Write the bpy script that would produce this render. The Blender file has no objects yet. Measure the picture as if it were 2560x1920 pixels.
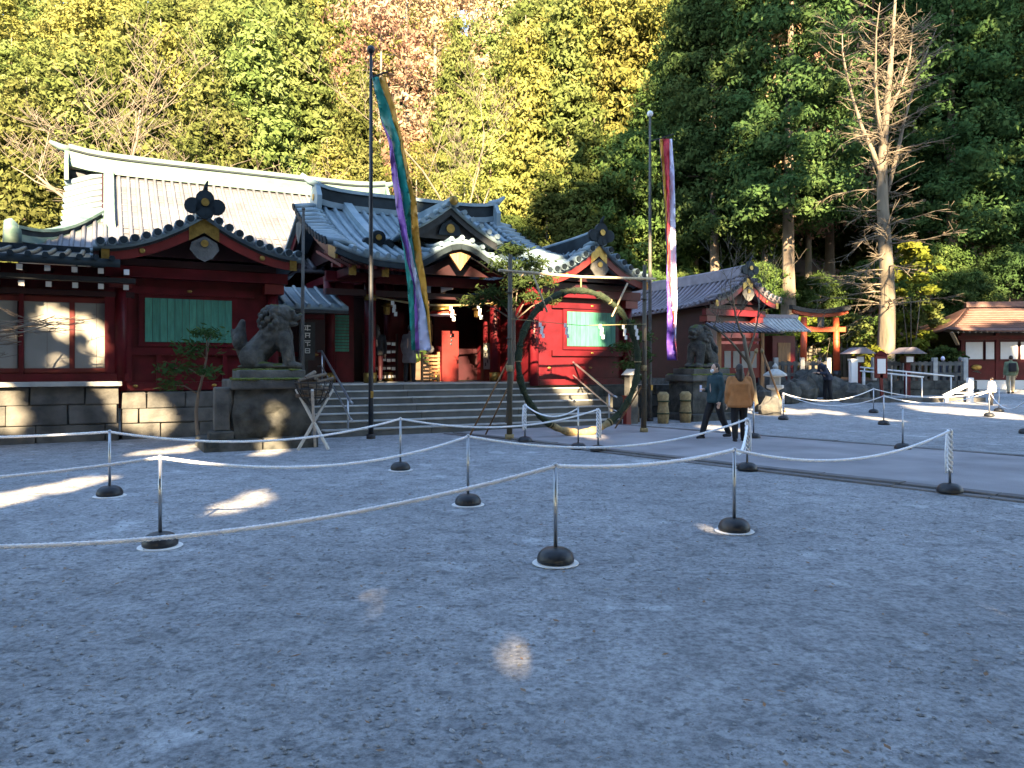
import bpy, math, random
import numpy as np
from mathutils import Vector, Matrix, noise
R = math.radians
SC = bpy.context.scene; COL = SC.collection
# ---------------------------------------------------------------- camera, sky, sun, exposure
EYE = 1.6; F = 1920.0; HZ = 915.0
cam = bpy.data.cameras.new('camera'); camo = bpy.data.objects.new('camera', cam); COL.objects.link(camo)
cam.sensor_width = 36; cam.lens = 27; cam.shift_y = -45/2560; cam.clip_end = 2000; cam.clip_start = 0.05
camo.location = (0, 0, EYE); camo.rotation_euler = (R(90), 0, 0); SC.camera = camo
SUN_EL = 24.0; SUN_AZ = (0.10, -1.0)
_n = math.hypot(*SUN_AZ)
TOSUN = Vector((SUN_AZ[0]/_n*math.cos(R(SUN_EL)), SUN_AZ[1]/_n*math.cos(R(SUN_EL)), math.sin(R(SUN_EL))))
world = bpy.data.worlds.new('World'); SC.world = world; world.use_nodes = True
nt = world.node_tree; bg = nt.nodes['Background']; sky = nt.nodes.new('ShaderNodeTexSky')
sky.sky_type = 'NISHITA'; sky.sun_disc = False; sky.sun_elevation = R(SUN_EL)
sky.sun_rotation = math.atan2(SUN_AZ[0], SUN_AZ[1]); sky.altitude = 700; sky.air_density = 1.1; sky.dust_density = 0.5
nt.links.new(sky.outputs[0], bg.inputs[0]); bg.inputs[1].default_value = 0.085
sl = bpy.data.lights.new('sun', 'SUN'); sl.energy = 5.0; sl.angle = R(0.5); sl.color = (1.0, 0.76, 0.46)
so = bpy.data.objects.new('sun', sl); COL.objects.link(so); so.location = (0, -20, 60)
so.rotation_euler = (-TOSUN).to_track_quat('-Z', 'Y').to_euler()
SC.view_settings.view_transform = 'Standard'; SC.view_settings.look = 'None'
SC.view_settings.exposure = 3.35; SC.view_settings.gamma = 1.0
SC.cycles.max_bounces = 5; SC.cycles.diffuse_bounces = 3; SC.cycles.glossy_bounces = 2
SC.cycles.transmission_bounces = 3; SC.cycles.transparent_max_bounces = 4
SC.cycles.caustics_reflective = False; SC.cycles.caustics_refractive = False

# ---------------------------------------------------------------- coordinates
TH = R(28.0); CT, ST = math.cos(TH), math.sin(TH)
K = 2560/2212.0                                   # photo pixels were read from a 2212 px wide view
def sstep(a, b, x):
    t = min(1, max(0, (x-a)/(b-a))); return t*t*(3-2*t)
def gz(x, y): return 0.42*sstep(22, 34, y)
def W(vx, vy, Y): return Vector((Y*(vx*K-1280)/F, Y, EYE+Y*(HZ-vy*K)/F))
def G(vx, vy):                                    # ground point
    z = 0.0
    for _ in range(12):
        Y = min(60, (EYE-z)*F/max(3, (vy*K-HZ))); X = Y*(vx*K-1280)/F; z = gz(X, Y)
    return Vector((X, Y, z))
def uv(u, v, z=0.0): return Vector((u*CT-v*ST, u*ST+v*CT, z))
def onv(vx, vy, v):                               # point of the shrine's plane v = const
    a = (vx*K-1280)/F; Y = v/(CT-ST*a); return Vector((a*Y, Y, EYE+Y*(HZ-vy*K)/F))
def tou(p): return (p.x*CT+p.y*ST, -p.x*ST+p.y*CT)

# ---------------------------------------------------------------- materials
MAT = {}
def nod(m): return m.node_tree.nodes, m.node_tree.links
def mat(name, col, rough=0.7, var=0.25, scale=6.0, metal=0.0, bump=0.0, bscale=None, col2=None, spec=0.35, detail=6.0, stretch=(1,1,1)):
    m = bpy.data.materials.new(name); m.use_nodes = True; n, l = nod(m); b = n['Principled BSDF']
    tc = n.new('ShaderNodeTexCoord'); mp = n.new('ShaderNodeMapping'); mp.inputs['Scale'].default_value = stretch
    l.new(tc.outputs['Object'], mp.inputs[0])
    no = n.new('ShaderNodeTexNoise'); no.inputs['Scale'].default_value = scale; no.inputs['Detail'].default_value = detail
    l.new(mp.outputs[0], no.inputs['Vector'])
    oi = n.new('ShaderNodeObjectInfo')
    rp = n.new('ShaderNodeValToRGB'); rp.color_ramp.elements[0].position = 0.32; rp.color_ramp.elements[1].position = 0.7
    c = Vector(col); c2 = Vector(col2) if col2 else c*(1+var)
    c1 = c*(1-var) if not col2 else c
    rp.color_ramp.elements[0].color = (*c1, 1); rp.color_ramp.elements[1].color = (*[min(1, x) for x in c2], 1)
    l.new(no.outputs[0], rp.inputs[0])
    hs = n.new('ShaderNodeHueSaturation'); mr = n.new('ShaderNodeMapRange')
    mr.inputs[3].default_value = 0.88; mr.inputs[4].default_value = 1.12
    l.new(oi.outputs['Random'], mr.inputs[0]); l.new(mr.outputs[0], hs.inputs['Value']); l.new(rp.outputs[0], hs.inputs['Color'])
    l.new(hs.outputs[0], b.inputs['Base Color'])
    b.inputs['Roughness'].default_value = rough; b.inputs['Metallic'].default_value = metal
    b.inputs['Specular IOR Level'].default_value = spec
    if bump:
        n2 = n.new('ShaderNodeTexNoise'); n2.inputs['Scale'].default_value = bscale or scale*3; n2.inputs['Detail'].default_value = 8
        l.new(mp.outputs[0], n2.inputs['Vector'])
        bp = n.new('ShaderNodeBump'); bp.inputs['Strength'].default_value = bump; bp.inputs['Distance'].default_value = 0.03
        l.new(n2.outputs[0], bp.inputs['Height']); l.new(bp.outputs[0], b.inputs['Normal'])
    MAT[name] = m; return m
def leafmat(name, cols, trans=0.3):
    m = bpy.data.materials.new(name); m.use_nodes = True; n, l = nod(m)
    n.remove(n['Principled BSDF']); out = n['Material Output']
    ge = n.new('ShaderNodeNewGeometry'); oi = n.new('ShaderNodeObjectInfo')
    rp = n.new('ShaderNodeValToRGB'); e = rp.color_ramp.elements
    e[0].color = (*cols[0], 1); e[1].color = (*cols[-1], 1)
    for i, c in enumerate(cols[1:-1]):
        x = e.new((i+1)/(len(cols)-1)); x.color = (*c, 1)
    # card to card, tree to tree and patch to patch differences in the leaf colour itself
    no = n.new('ShaderNodeTexNoise'); no.inputs['Scale'].default_value = 0.45; no.inputs['Detail'].default_value = 3
    l.new(ge.outputs['Position'], no.inputs['Vector'])
    a1 = n.new('ShaderNodeMath'); a1.operation = 'MULTIPLY_ADD'; a1.inputs[1].default_value = 0.26
    l.new(ge.outputs['Random Per Island'], a1.inputs[0])
    a2 = n.new('ShaderNodeMath'); a2.operation = 'MULTIPLY_ADD'; a2.inputs[1].default_value = 1.3; a2.inputs[2].default_value = -0.28
    l.new(no.outputs[0], a2.inputs[0]); l.new(a2.outputs[0], a1.inputs[2]); l.new(a1.outputs[0], rp.inputs[0])
    hs = n.new('ShaderNodeHueSaturation')
    m1 = n.new('ShaderNodeMapRange'); m1.inputs[3].default_value = 0.72; m1.inputs[4].default_value = 1.25
    m2 = n.new('ShaderNodeMapRange'); m2.inputs[3].default_value = 0.475; m2.inputs[4].default_value = 0.525
    l.new(oi.outputs['Random'], m1.inputs[0]); l.new(m1.outputs[0], hs.inputs['Value'])
    l.new(oi.outputs['Random'], m2.inputs[0]); l.new(m2.outputs[0], hs.inputs['Hue']); l.new(rp.outputs[0], hs.inputs['Color'])
    d = n.new('ShaderNodeBsdfDiffuse'); t = n.new('ShaderNodeBsdfTranslucent'); mx = n.new('ShaderNodeMixShader')
    mx.inputs[0].default_value = trans
    l.new(hs.outputs[0], d.inputs[0]); l.new(hs.outputs[0], t.inputs[0])
    l.new(d.outputs[0], mx.inputs[1]); l.new(t.outputs[0], mx.inputs[2]); l.new(mx.outputs[0], out.inputs[0])
    MAT[name] = m; return m

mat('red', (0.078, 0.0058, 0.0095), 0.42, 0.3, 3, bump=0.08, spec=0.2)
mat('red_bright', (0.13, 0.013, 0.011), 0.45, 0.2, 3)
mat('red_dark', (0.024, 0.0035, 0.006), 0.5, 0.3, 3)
mat('vermilion', (0.42, 0.065, 0.02), 0.5, 0.2, 4, bump=0.05)
mat('gold', (0.28, 0.18, 0.045), 0.38, 0.3, 12, metal=0.6)
mat('black', (0.018, 0.02, 0.024), 0.4, 0.3, 8)
mat('copper', (0.11, 0.165, 0.20), 0.45, 0.22, 2.2, col2=(0.20, 0.26, 0.29), bump=0.1)
mat('copper_main', (0.085, 0.088, 0.102), 0.5, 0.2, 1.2, col2=(0.15, 0.153, 0.170), bump=0.1)
mat('patina', (0.06, 0.115, 0.10), 0.55, 0.25, 2.0, col2=(0.145, 0.195, 0.175), bump=0.1, stretch=(1, 1, 3))
mat('copper_dark', (0.016, 0.024, 0.030), 0.55, 0.35, 3, spec=0.12)
mat('brown_roof', (0.15, 0.078, 0.06), 0.5, 0.25, 3, bump=0.2, stretch=(1, 4, 4))
mat('grey_roof', (0.17, 0.15, 0.17), 0.5, 0.2, 3, bump=0.15)
mat('paper', (0.22, 0.215, 0.20), 0.8, 0.06, 4)
mat('white', (0.62, 0.62, 0.62), 0.6, 0.05, 4)
mat('green_panel', (0.045, 0.175, 0.125), 0.55, 0.2, 3, stretch=(6, 6, 1))
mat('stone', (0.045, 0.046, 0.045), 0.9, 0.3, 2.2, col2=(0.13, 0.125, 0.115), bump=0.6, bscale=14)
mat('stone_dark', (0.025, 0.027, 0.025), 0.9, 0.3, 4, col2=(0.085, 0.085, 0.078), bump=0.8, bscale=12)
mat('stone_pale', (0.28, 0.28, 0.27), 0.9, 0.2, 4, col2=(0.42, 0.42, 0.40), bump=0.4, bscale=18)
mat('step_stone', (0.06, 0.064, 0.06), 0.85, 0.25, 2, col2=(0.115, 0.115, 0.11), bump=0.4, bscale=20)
mat('moss', (0.05, 0.075, 0.015), 1.0, 0.3, 6, col2=(0.13, 0.15, 0.03), bump=1.0, bscale=25)
mat('steel', (0.42, 0.43, 0.45), 0.35, 0.1, 10, metal=0.85)
mat('rubber', (0.016, 0.018, 0.022), 0.45, 0.2, 10, bump=0.1)
mat('rope', (0.82, 0.82, 0.84), 0.9, 0.1, 30)
mat('bamboo', (0.045, 0.036, 0.024), 0.6, 0.3, 5, col2=(0.09, 0.075, 0.05), stretch=(1, 1, .2))
mat('wood', (0.24, 0.13, 0.06), 0.7, 0.3, 6, bump=0.2, stretch=(4, 4, .5))
mat('wood_pale', (0.46, 0.36, 0.24), 0.7, 0.25, 6, bump=0.2, stretch=(4, 4, .5))
mat('wood_white', (0.40, 0.38, 0.35), 0.7, 0.2, 6, bump=0.2, stretch=(4, 4, .5))
mat('iron', (0.02, 0.018, 0.018), 0.6, 0.3, 10)
mat('reed', (0.014, 0.025, 0.013), 0.95, 0.3, 10, col2=(0.036, 0.048, 0.024), bump=0.9, bscale=40)
mat('straw', (0.26, 0.20, 0.10), 0.9, 0.25, 14, bump=0.6, bscale=50)
mat('bark', (0.10, 0.075, 0.055), 0.95, 0.3, 2.5, col2=(0.20, 0.16, 0.12), bump=1.0, bscale=8, stretch=(1, 1, .15))
mat('bark_pale', (0.11, 0.09, 0.068), 0.95, 0.25, 3, col2=(0.20, 0.17, 0.125), bump=0.8, bscale=8, stretch=(1, 1, .2))
mat('bark_dead', (0.06, 0.049, 0.037), 0.95, 0.25, 3, col2=(0.17, 0.14, 0.10), bump=0.9, bscale=8, stretch=(1, 1, .2))
mat('skin', (0.50, 0.32, 0.23), 0.6, 0.08, 8)
mat('hair', (0.025, 0.016, 0.012), 0.5, 0.3, 20)
mat('coat_orange', (0.36, 0.155, 0.055), 0.9, 0.12, 10, bump=0.3, bscale=25)
mat('coat_teal', (0.02, 0.05, 0.06), 0.8, 0.25, 8, bump=0.3)
mat('coat_navy', (0.03, 0.035, 0.055), 0.85, 0.2, 8, bump=0.3)
mat('coat_grey', (0.13, 0.12, 0.13), 0.85, 0.2, 8, bump=0.3)
mat('coat_green', (0.12, 0.15, 0.09), 0.85, 0.2, 8, bump=0.3)
mat('cloth_black', (0.012, 0.012, 0.015), 0.85, 0.2, 8)
mat('cloth_beige', (0.34, 0.28, 0.19), 0.85, 0.2, 8)
mat('ochre', (0.55, 0.27, 0.03), 0.45, 0.15, 3); mat('teal', (0.015, 0.26, 0.21), 0.45, 0.2, 3)
mat('purple', (0.30, 0.12, 0.45), 0.45, 0.2, 3); mat('violet', (0.10, 0.05, 0.34), 0.45, 0.2, 3)
mat('lavender', (0.62, 0.62, 0.80), 0.45, 0.08, 3); mat('crimson', (0.50, 0.03, 0.045), 0.45, 0.15, 3)
mat('paving', (0.20, 0.188, 0.196), 0.9, 0.2, 0.9, col2=(0.31, 0.295, 0.303), bump=0.5, bscale=45, detail=10)
mat('edging', (0.125, 0.118, 0.118), 0.9, 0.2, 3, bump=0.4)
mat('lamp_red', (0.60, 0.05, 0.03), 0.5, 0.1, 4)
leafmat('leaf_sun', [(0.034, 0.051, 0.013), (0.100, 0.124, 0.038), (0.190, 0.198, 0.075)], 0.24)
leafmat('leaf_yellow', [(0.074, 0.085, 0.021), (0.155, 0.16, 0.044), (0.235, 0.22, 0.080)], 0.24)
leafmat('leaf_dark', [(0.022, 0.040, 0.012), (0.055, 0.082, 0.023), (0.13, 0.15, 0.045)], 0.24)
leafmat('leaf_cedar', [(0.020, 0.042, 0.018), (0.045, 0.082, 0.028), (0.10, 0.135, 0.045)], 0.25)  # dark cedar green, with part of the right wood's shade put into it
leafmat('leaf_autumn', [(0.20, 0.125, 0.075), (0.30, 0.20, 0.13), (0.38, 0.285, 0.20)], 0.24)
leafmat('leaf_lime', [(0.07, 0.10, 0.016), (0.13, 0.155, 0.024), (0.19, 0.19, 0.03)], 0.35)

def ground_mat():
    m = bpy.data.materials.new('gravel'); m.use_nodes = True; n, l = nod(m); b = n['Principled BSDF']
    tc = n.new('ShaderNodeTexCoord')
    def nz(s, d=6, r=0.6):
        x = n.new('ShaderNodeTexNoise'); x.inputs['Scale'].default_value = s; x.inputs['Detail'].default_value = d
        x.inputs['Roughness'].default_value = r; l.new(tc.outputs['Object'], x.inputs['Vector']); return x
    def ramp(src, p0, c0, p1, c1):
        r = n.new('ShaderNodeValToRGB'); r.color_ramp.elements[0].position = p0; r.color_ramp.elements[0].color = (*c0, 1)
        r.color_ramp.elements[1].position = p1; r.color_ramp.elements[1].color = (*c1, 1); l.new(src.outputs[0], r.inputs[0]); return r
    def mix(kind, fac, a, bb):
        x = n.new('ShaderNodeMix'); x.data_type = 'RGBA'; x.blend_type = kind; x.inputs[0].default_value = fac
        l.new(a.outputs[2 if a.bl_idname == 'ShaderNodeMix' else 0], x.inputs[6]); l.new(bb.outputs[0], x.inputs[7]); return x
    big = ramp(nz(0.35, 5), 0.35, (0.31, 0.313, 0.322), 0.68, (0.44, 0.443, 0.452))
    mid = ramp(nz(3.4, 7, .72), 0.36, (0.56, 0.56, 0.57), 0.60, (1.0, 1.0, 1.0))
    fine = ramp(nz(22, 4, .75), 0.36, (0.42, 0.42, 0.42), 0.58, (1.0, 1.0, 1.0))
    pale = ramp(nz(1.1, 6, .62), 0.60, (0, 0, 0), 0.70, (0.17, 0.175, 0.18))
    prt = ramp(nz(7.5, 3, .5), 0.33, (0.50, 0.50, 0.52), 0.43, (1.0, 1.0, 1.0)); a = mix('MULTIPLY', 0.75, big, mid); a = mix('MULTIPLY', 0.7, a, prt); a = mix('MULTIPLY', 0.8, a, fine); a = mix('ADD', 1.0, a, pale)
    l.new(a.outputs[2], b.inputs['Base Color']); b.inputs['Roughness'].default_value = 0.95
    b.inputs['Specular IOR Level'].default_value = 0.2
    bp = n.new('ShaderNodeBump'); bp.inputs['Strength'].default_value = 0.9; bp.inputs['Distance'].default_value = 0.02
    l.new(nz(30, 6, .7).outputs[0], bp.inputs['Height']); l.new(bp.outputs[0], b.inputs['Normal'])
    MAT['gravel'] = m
ground_mat()
mat('litter', (0.04, 0.024, 0.014), 1.0, 0.3, 0.8, col2=(0.12, 0.07, 0.04), bump=1.0, bscale=6)
mat('pebble', (0.14, 0.14, 0.145), 0.9, 0.3, 9, col2=(0.36, 0.36, 0.36))

# ---------------------------------------------------------------- mesh helpers
class MB:
    def __init__(s, o=(0, 0, 0)): s.v = []; s.f = []; s.o = Vector(o)
    def add(s, vs, fs):
        n = len(s.v); s.v += [Vector(p)-s.o for p in vs]; s.f += [tuple(i+n for i in f) for f in fs]; return s
    def box(s, x0, x1, y0, y1, z0, z1):
        return s.add([(x0,y0,z0),(x1,y0,z0),(x1,y1,z0),(x0,y1,z0),(x0,y0,z1),(x1,y0,z1),(x1,y1,z1),(x0,y1,z1)],
            [(0,3,2,1),(4,5,6,7),(0,1,5,4),(1,2,6,5),(2,3,7,6),(3,0,4,7)])
    def beam(s, p0, p1, w, h, up=(0, 0, 1)):
        p0 = Vector(p0); p1 = Vector(p1); d = (p1-p0).normalized(); u = Vector(up)
        if abs(d.dot(u)) > 0.98: u = Vector((1, 0, 0))
        a = d.cross(u).normalized()*w/2; b = a.cross(d).normalized()*h/2
        vs = [p+i*a+j*b for p in (p0, p1) for i, j in ((-1,-1),(1,-1),(1,1),(-1,1))]
        return s.add(vs, [(0,1,2,3),(7,6,5,4),(0,4,5,1),(1,5,6,2),(2,6,7,3),(3,7,4,0)])
    def tube(s, pts, rad, n=8, caps=True):
        pts = [Vector(p) for p in pts]; m = len(pts)
        if not hasattr(rad, '__len__'): rad = [rad]*m
        vs = []; fs = []; up = None
        for i, p in enumerate(pts):
            d = (pts[min(i+1, m-1)]-pts[max(i-1, 0)])
            d = d.normalized() if d.length > 1e-9 else Vector((0, 0, 1))
            if up is None: up = Vector((0, 0, 1)) if abs(d.z) < 0.9 else Vector((1, 0, 0))
            a = d.cross(up)
            if a.length < 1e-6: a = d.cross(Vector((0.3, 1, 0.2)))
            a.normalize(); b = a.cross(d).normalized(); up = b
            for k in range(n):
                t = 2*math.pi*k/n; vs.append(p+(a*math.cos(t)+b*math.sin(t))*rad[i])
        for i in range(m-1):
            for k in range(n):
                k2 = (k+1) % n; fs.append((i*n+k, (i+1)*n+k, (i+1)*n+k2, i*n+k2))
        if caps: fs.append(tuple(range(n))); fs.append(tuple((m-1)*n+k for k in reversed(range(n))))
        return s.add(vs, fs)
    def lathe(s, prof, n=16, c=(0, 0, 0)):
        vs = []; fs = []; m = len(prof); c = Vector(c)
        for r, z in prof:
            for k in range(n):
                t = 2*math.pi*k/n; vs.append(c+Vector((r*math.cos(t), r*math.sin(t), z)))
        for i in range(m-1):
            for k in range(n):
                k2 = (k+1) % n; fs.append((i*n+k, i*n+k2, (i+1)*n+k2, (i+1)*n+k))
        fs.append(tuple(reversed(range(n)))); fs.append(tuple((m-1)*n+k for k in range(n)))
        return s.add(vs, fs)
    def prism(s, poly, y0, y1, ax='y'):          # poly in (x, z), pushed along y (or poly in (y, z) along x)
        n = len(poly)
        f = (lambda p, y: (p[0], y, p[1])) if ax == 'y' else ((lambda p, y: (y, p[0], p[1])) if ax == 'x' else (lambda p, y: (p[0], p[1], y)))
        vs = [f(p, y0) for p in poly]+[f(p, y1) for p in poly]
        fs = [tuple(range(n)), tuple(reversed(range(n, 2*n)))]+[(i, i+n, (i+1) % n+n, (i+1) % n) for i in range(n)]
        return s.add(vs, fs)
    def ball(s, c, r, n=10, m=6):
        c = Vector(c); r = Vector(r) if hasattr(r, '__len__') else Vector((r, r, r))
        vs = [c+Vector((0, 0, -r.z))]; fs = []
        for i in range(1, m):
            ph = -math.pi/2+math.pi*i/m
            for k in range(n):
                t = 2*math.pi*k/n; vs.append(c+Vector((r.x*math.cos(ph)*math.cos(t), r.y*math.cos(ph)*math.sin(t), r.z*math.sin(ph))))
        vs.append(c+Vector((0, 0, r.z))); L = len(vs)-1
        for k in range(n):
            fs.append((0, 1+(k+1) % n, 1+k)); fs.append((L, L-n+k, L-n+(k+1) % n))
        for i in range(m-2):
            for k in range(n):
                a = 1+i*n; k2 = (k+1) % n; fs.append((a+k, a+k2, a+n+k2, a+n+k))
        return s.add(vs, fs)
    def sheet(s, top, bot):                        # two grids of points -> closed slab
        nu = len(top); nv = len(top[0]); N = nu*nv
        vs = [p for r in top for p in r]+[p for r in bot for p in r]; fs = []
        for i in range(nu-1):
            for j in range(nv-1):
                a, b, c, d = i*nv+j, (i+1)*nv+j, (i+1)*nv+j+1, i*nv+j+1
                fs.append((a, b, c, d)); fs.append((d+N, c+N, b+N, a+N))
        for i in range(nu-1):
            for j in (0, nv-1):
                a, b = i*nv+j, (i+1)*nv+j; fs.append((a, a+N, b+N, b) if j == 0 else (b, b+N, a+N, a))
        for j in range(nv-1):
            for i in (0, nu-1):
                a, b = i*nv+j, i*nv+j+1; fs.append((b, b+N, a+N, a) if i == 0 else (a, a+N, b+N, b))
        return s.add(vs, fs)
    def mesh(s, name, m, smooth=False):
        me = bpy.data.meshes.new(name); me.from_pydata([tuple(p) for p in s.v], [], s.f)
        if m: me.materials.append(MAT[m])
        if smooth: me.polygons.foreach_set('use_smooth', [len(f) < 5 for f in s.f])
        me.update(); return me
    def build(s, name, m, parent=None, smooth=False, bevel=0):
        o = link(name, s.mesh(name, m, smooth), parent)
        if bevel:
            b = o.modifiers.new('b', 'BEVEL'); b.width = bevel; b.segments = 2; b.limit_method = 'ANGLE'; b.angle_limit = R(40)
        return o
def link(name, me, parent=None, loc=None):
    o = bpy.data.objects.new(name, me); COL.objects.link(o); o.parent = parent
    if loc is not None: o.location = loc
    return o
def tag(o, label=None, cat=None, group=None, kind=None):
    if label: o['label'] = label
    if cat: o['category'] = cat
    if group: o['group'] = group
    if kind: o['kind'] = kind
    return o
def thing(name, label, cat, loc=(0, 0, 0), rz=0.0, group=None):
    o = bpy.data.objects.new(name, None); COL.objects.link(o); o.location = loc; o.rotation_euler = (0, 0, rz)
    o.empty_display_size = 0.2
    return tag(o, label, cat, group)
def copy_tree(o, parent=None):
    c = o.copy(); COL.objects.link(c); c.parent = parent
    for ch in list(o.children): copy_tree(ch, c)
    return c
def quads_mesh(name, q, m):                        # q: (N,4,3)
    n = len(q); me = bpy.data.meshes.new(name); me.vertices.add(n*4)
    me.vertices.foreach_set('co', np.ascontiguousarray(q, dtype=np.float32).ravel())
    me.loops.add(n*4); me.loops.foreach_set('vertex_index', np.arange(n*4, dtype=np.int32))
    me.polygons.add(n); me.polygons.foreach_set('loop_start', np.arange(n, dtype=np.int32)*4)
    me.materials.append(MAT[m]); me.update(calc_edges=True); return me
def unit(a): return a/np.maximum(1e-9, np.linalg.norm(a, axis=-1, keepdims=True))
def cards(rng, c, size, asp=0.55, droop=0.0, nrm=None):
    n = len(c)
    if nrm is not None:                             # leaves lie on the outside of their clump
        nn = unit(nrm+rng.normal(size=(n, 3))*.38); t = unit(np.cross(nn, rng.normal(size=(n, 3)))); b = np.cross(nn, t); s = np.asarray(size).reshape(-1, 1)
        return np.stack([c-t*s, c+b*s*asp, c+t*s*1.05, c-b*s*asp], axis=1)
    t = rng.normal(size=(n, 3)); t[:, 2] = t[:, 2]*0.6-droop; t = unit(t)
    b = unit(np.cross(t, rng.normal(size=(n, 3)))); s = np.asarray(size).reshape(-1, 1)
    return np.stack([c-t*s, c+b*s*asp, c+t*s*1.05, c-b*s*asp], axis=1)
# ================================================================= the setting
rnd = random.Random(5); rng = np.random.default_rng(5)
def grid_obj(name, xs, ys, fz, m, kind='structure'):
    vs = [(x, y, fz(x, y)) for y in ys for x in xs]; nx = len(xs)
    fs = [(j*nx+i, j*nx+i+1, (j+1)*nx+i+1, (j+1)*nx+i) for j in range(len(ys)-1) for i in range(nx-1)]
    me = bpy.data.meshes.new(name); me.from_pydata(vs, [], fs); me.materials.append(MAT[m])
    me.polygons.foreach_set('use_smooth', [True]*len(fs)); me.update()
    return tag(link(name, me), kind=kind)
def gzn(x, y): return gz(x, y)+0.012*(noise.noise(Vector((x*.5, y*.5, 3)))) if y < 40 else gz(x, y)
grid_obj('ground', [i*4 for i in range(-50, -4)]+[i*.8-16 for i in range(0, 45)]+[i*4 for i in range(5, 51)],
         [-90, -60, -40, -20, -10]+[i*.8-4 for i in range(0, 50)]+[40, 44, 48, 52], gzn, 'gravel')
def hill_z(x, y):
    d = y-43-0.02*abs(x)
    z = 0.42+(0.62*d if d > 0 else 0.5*d)
    return z+(1.3*noise.noise(Vector((x*.09, y*.09, 0)))*min(1, d/6) if d > 0 else 0)
grid_obj('hill', [i*4-120 for i in range(61)], [38+i*3 for i in range(37)], hill_z, 'litter')

# paved approach running out from the stairs, edged with dark stones
PA = Vector((-0.6, 17.62)); PD = Vector((0.64, -0.77)).normalized(); PN = Vector((PD.y, -PD.x))*-1   # to the right of the left edge
if PN.x < 0: PN = -PN
Pp = lambda s, t: PA+PD*s+PN*t
pav = MB(); L0, L1, PW = -1.0, 26.0, 4.6
top = [[Vector((*Pp(L0+(L1-L0)*i/30, PW*j/6), 0)) for j in range(7)] for i in range(31)]
for r_ in top:
    for p in r_: p.z = gz(p.x, p.y)+0.022
bot = [[p-Vector((0, 0, .06)) for p in r_] for r_ in top]
path = tag(pav.sheet(top, bot).build('path', 'paving'), kind='structure')
for side in (-0.12, PW+0.12, -0.42):
    w = 0.2 if side in (-0.12, PW+0.12) else 0.14
    k = 0; s = L0
    while s < 22:
        ln = 1.15; a = Pp(s, side); b = Pp(s+ln-.015, side); z = gz(a.x, a.y)+(0.03 if w == .2 else 0.02)
        MB().beam((a.x, a.y, z-.05), (b.x, b.y, z-.05+.004*(k % 3)), w, 0.1).build('edging_stone', 'edging', path); s += ln; k += 1

# loose gravel over the near forecourt
n = 16000; yy = 2.0+rng.random(n)**1.5*9; xx = (rng.random(n)*2-1)*(yy*.72+.5); s = 0.004+rng.random(n)**3*0.010
base = np.array([[1,0,0],[-1,0,0],[0,1,0],[0,-1,0],[0,0,1],[0,0,-.4]], float); tri = np.array([[0,2,4],[2,1,4],[1,3,4],[3,0,4],[2,0,5],[1,2,5],[3,1,5],[0,3,5]])
ang = rng.random(n)*6.28; sc = np.stack([s*(1+rng.random(n)), s, s*.6], 1)
v = base[None]*sc[:, None]; ca, sa = np.cos(ang)[:, None], np.sin(ang)[:, None]
v = np.stack([v[..., 0]*ca-v[..., 1]*sa, v[..., 0]*sa+v[..., 1]*ca, v[..., 2]], -1)+np.stack([xx, yy, 0.003+0*xx], 1)[:, None]
me = bpy.data.meshes.new('loose_gravel'); me.from_pydata(v.reshape(-1, 3).tolist(), [], (tri[None]+np.arange(n)[:, None, None]*6).reshape(-1, 3).tolist())
me.materials.append(MAT['pebble']); tag(link('loose_gravel', me), 'loose grey gravel scattered over the packed forecourt', 'gravel', kind='stuff')

# ================================================================= shrine helpers (u along the front, v inward)
UT = lambda name, label, cat, u0, v0, z0=0, group=None: thing(name, label, cat, uv(u0, v0, z0), TH, group)
def slope(par, o, P, ns, nt_, th, ss, rr, msheet, mrib, name='roof_sheet', rib='tile_row', t1=1.0, t0=0.0, lift=0.0, nr=7):
    def N(s, t):
        e = 1e-3; a = P(s+e, t)-P(s-e, t); b = P(s, t+e)-P(s, t-e); c = a.cross(b).normalized()
        return c if c.z > 0 else -c
    top = [[P(i/ns, t0+(t1-t0)*j/nt_) for j in range(nt_+1)] for i in range(ns+1)]
    bot = [[P(i/ns, t0+(t1-t0)*j/nt_)-Vector((0, 0, th)) for j in range(nt_+1)] for i in range(ns+1)]
    sh = MB(o).sheet(top, bot).build(name, msheet, par, True)
    for s in ss:
        pts = [P(s, t0+(t1-t0)*(j/nr))+N(s, max(.01, min(.99, t0+(t1-t0)*j/nr)))*rr*.35 for j in range(nr+1)]
        d = (pts[-1]-pts[-2]).normalized(); pts.append(pts[-1]+d*.05)
        MB(o).tube(pts, rr, 6).build(rib, mrib, par, True)
    return sh
def prof(t, c=0.3): return t+c*t*(1-t)
def crest(par, o, c, r, ax='v'):                  # gilt round crest
    c = Vector(c); pts = [c, c+(Vector((0, -.03, 0)) if ax == 'v' else Vector((-.03, 0, 0)))]
    return MB(o).tube(pts, r, 14).build('crest', 'gold', par)

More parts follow.
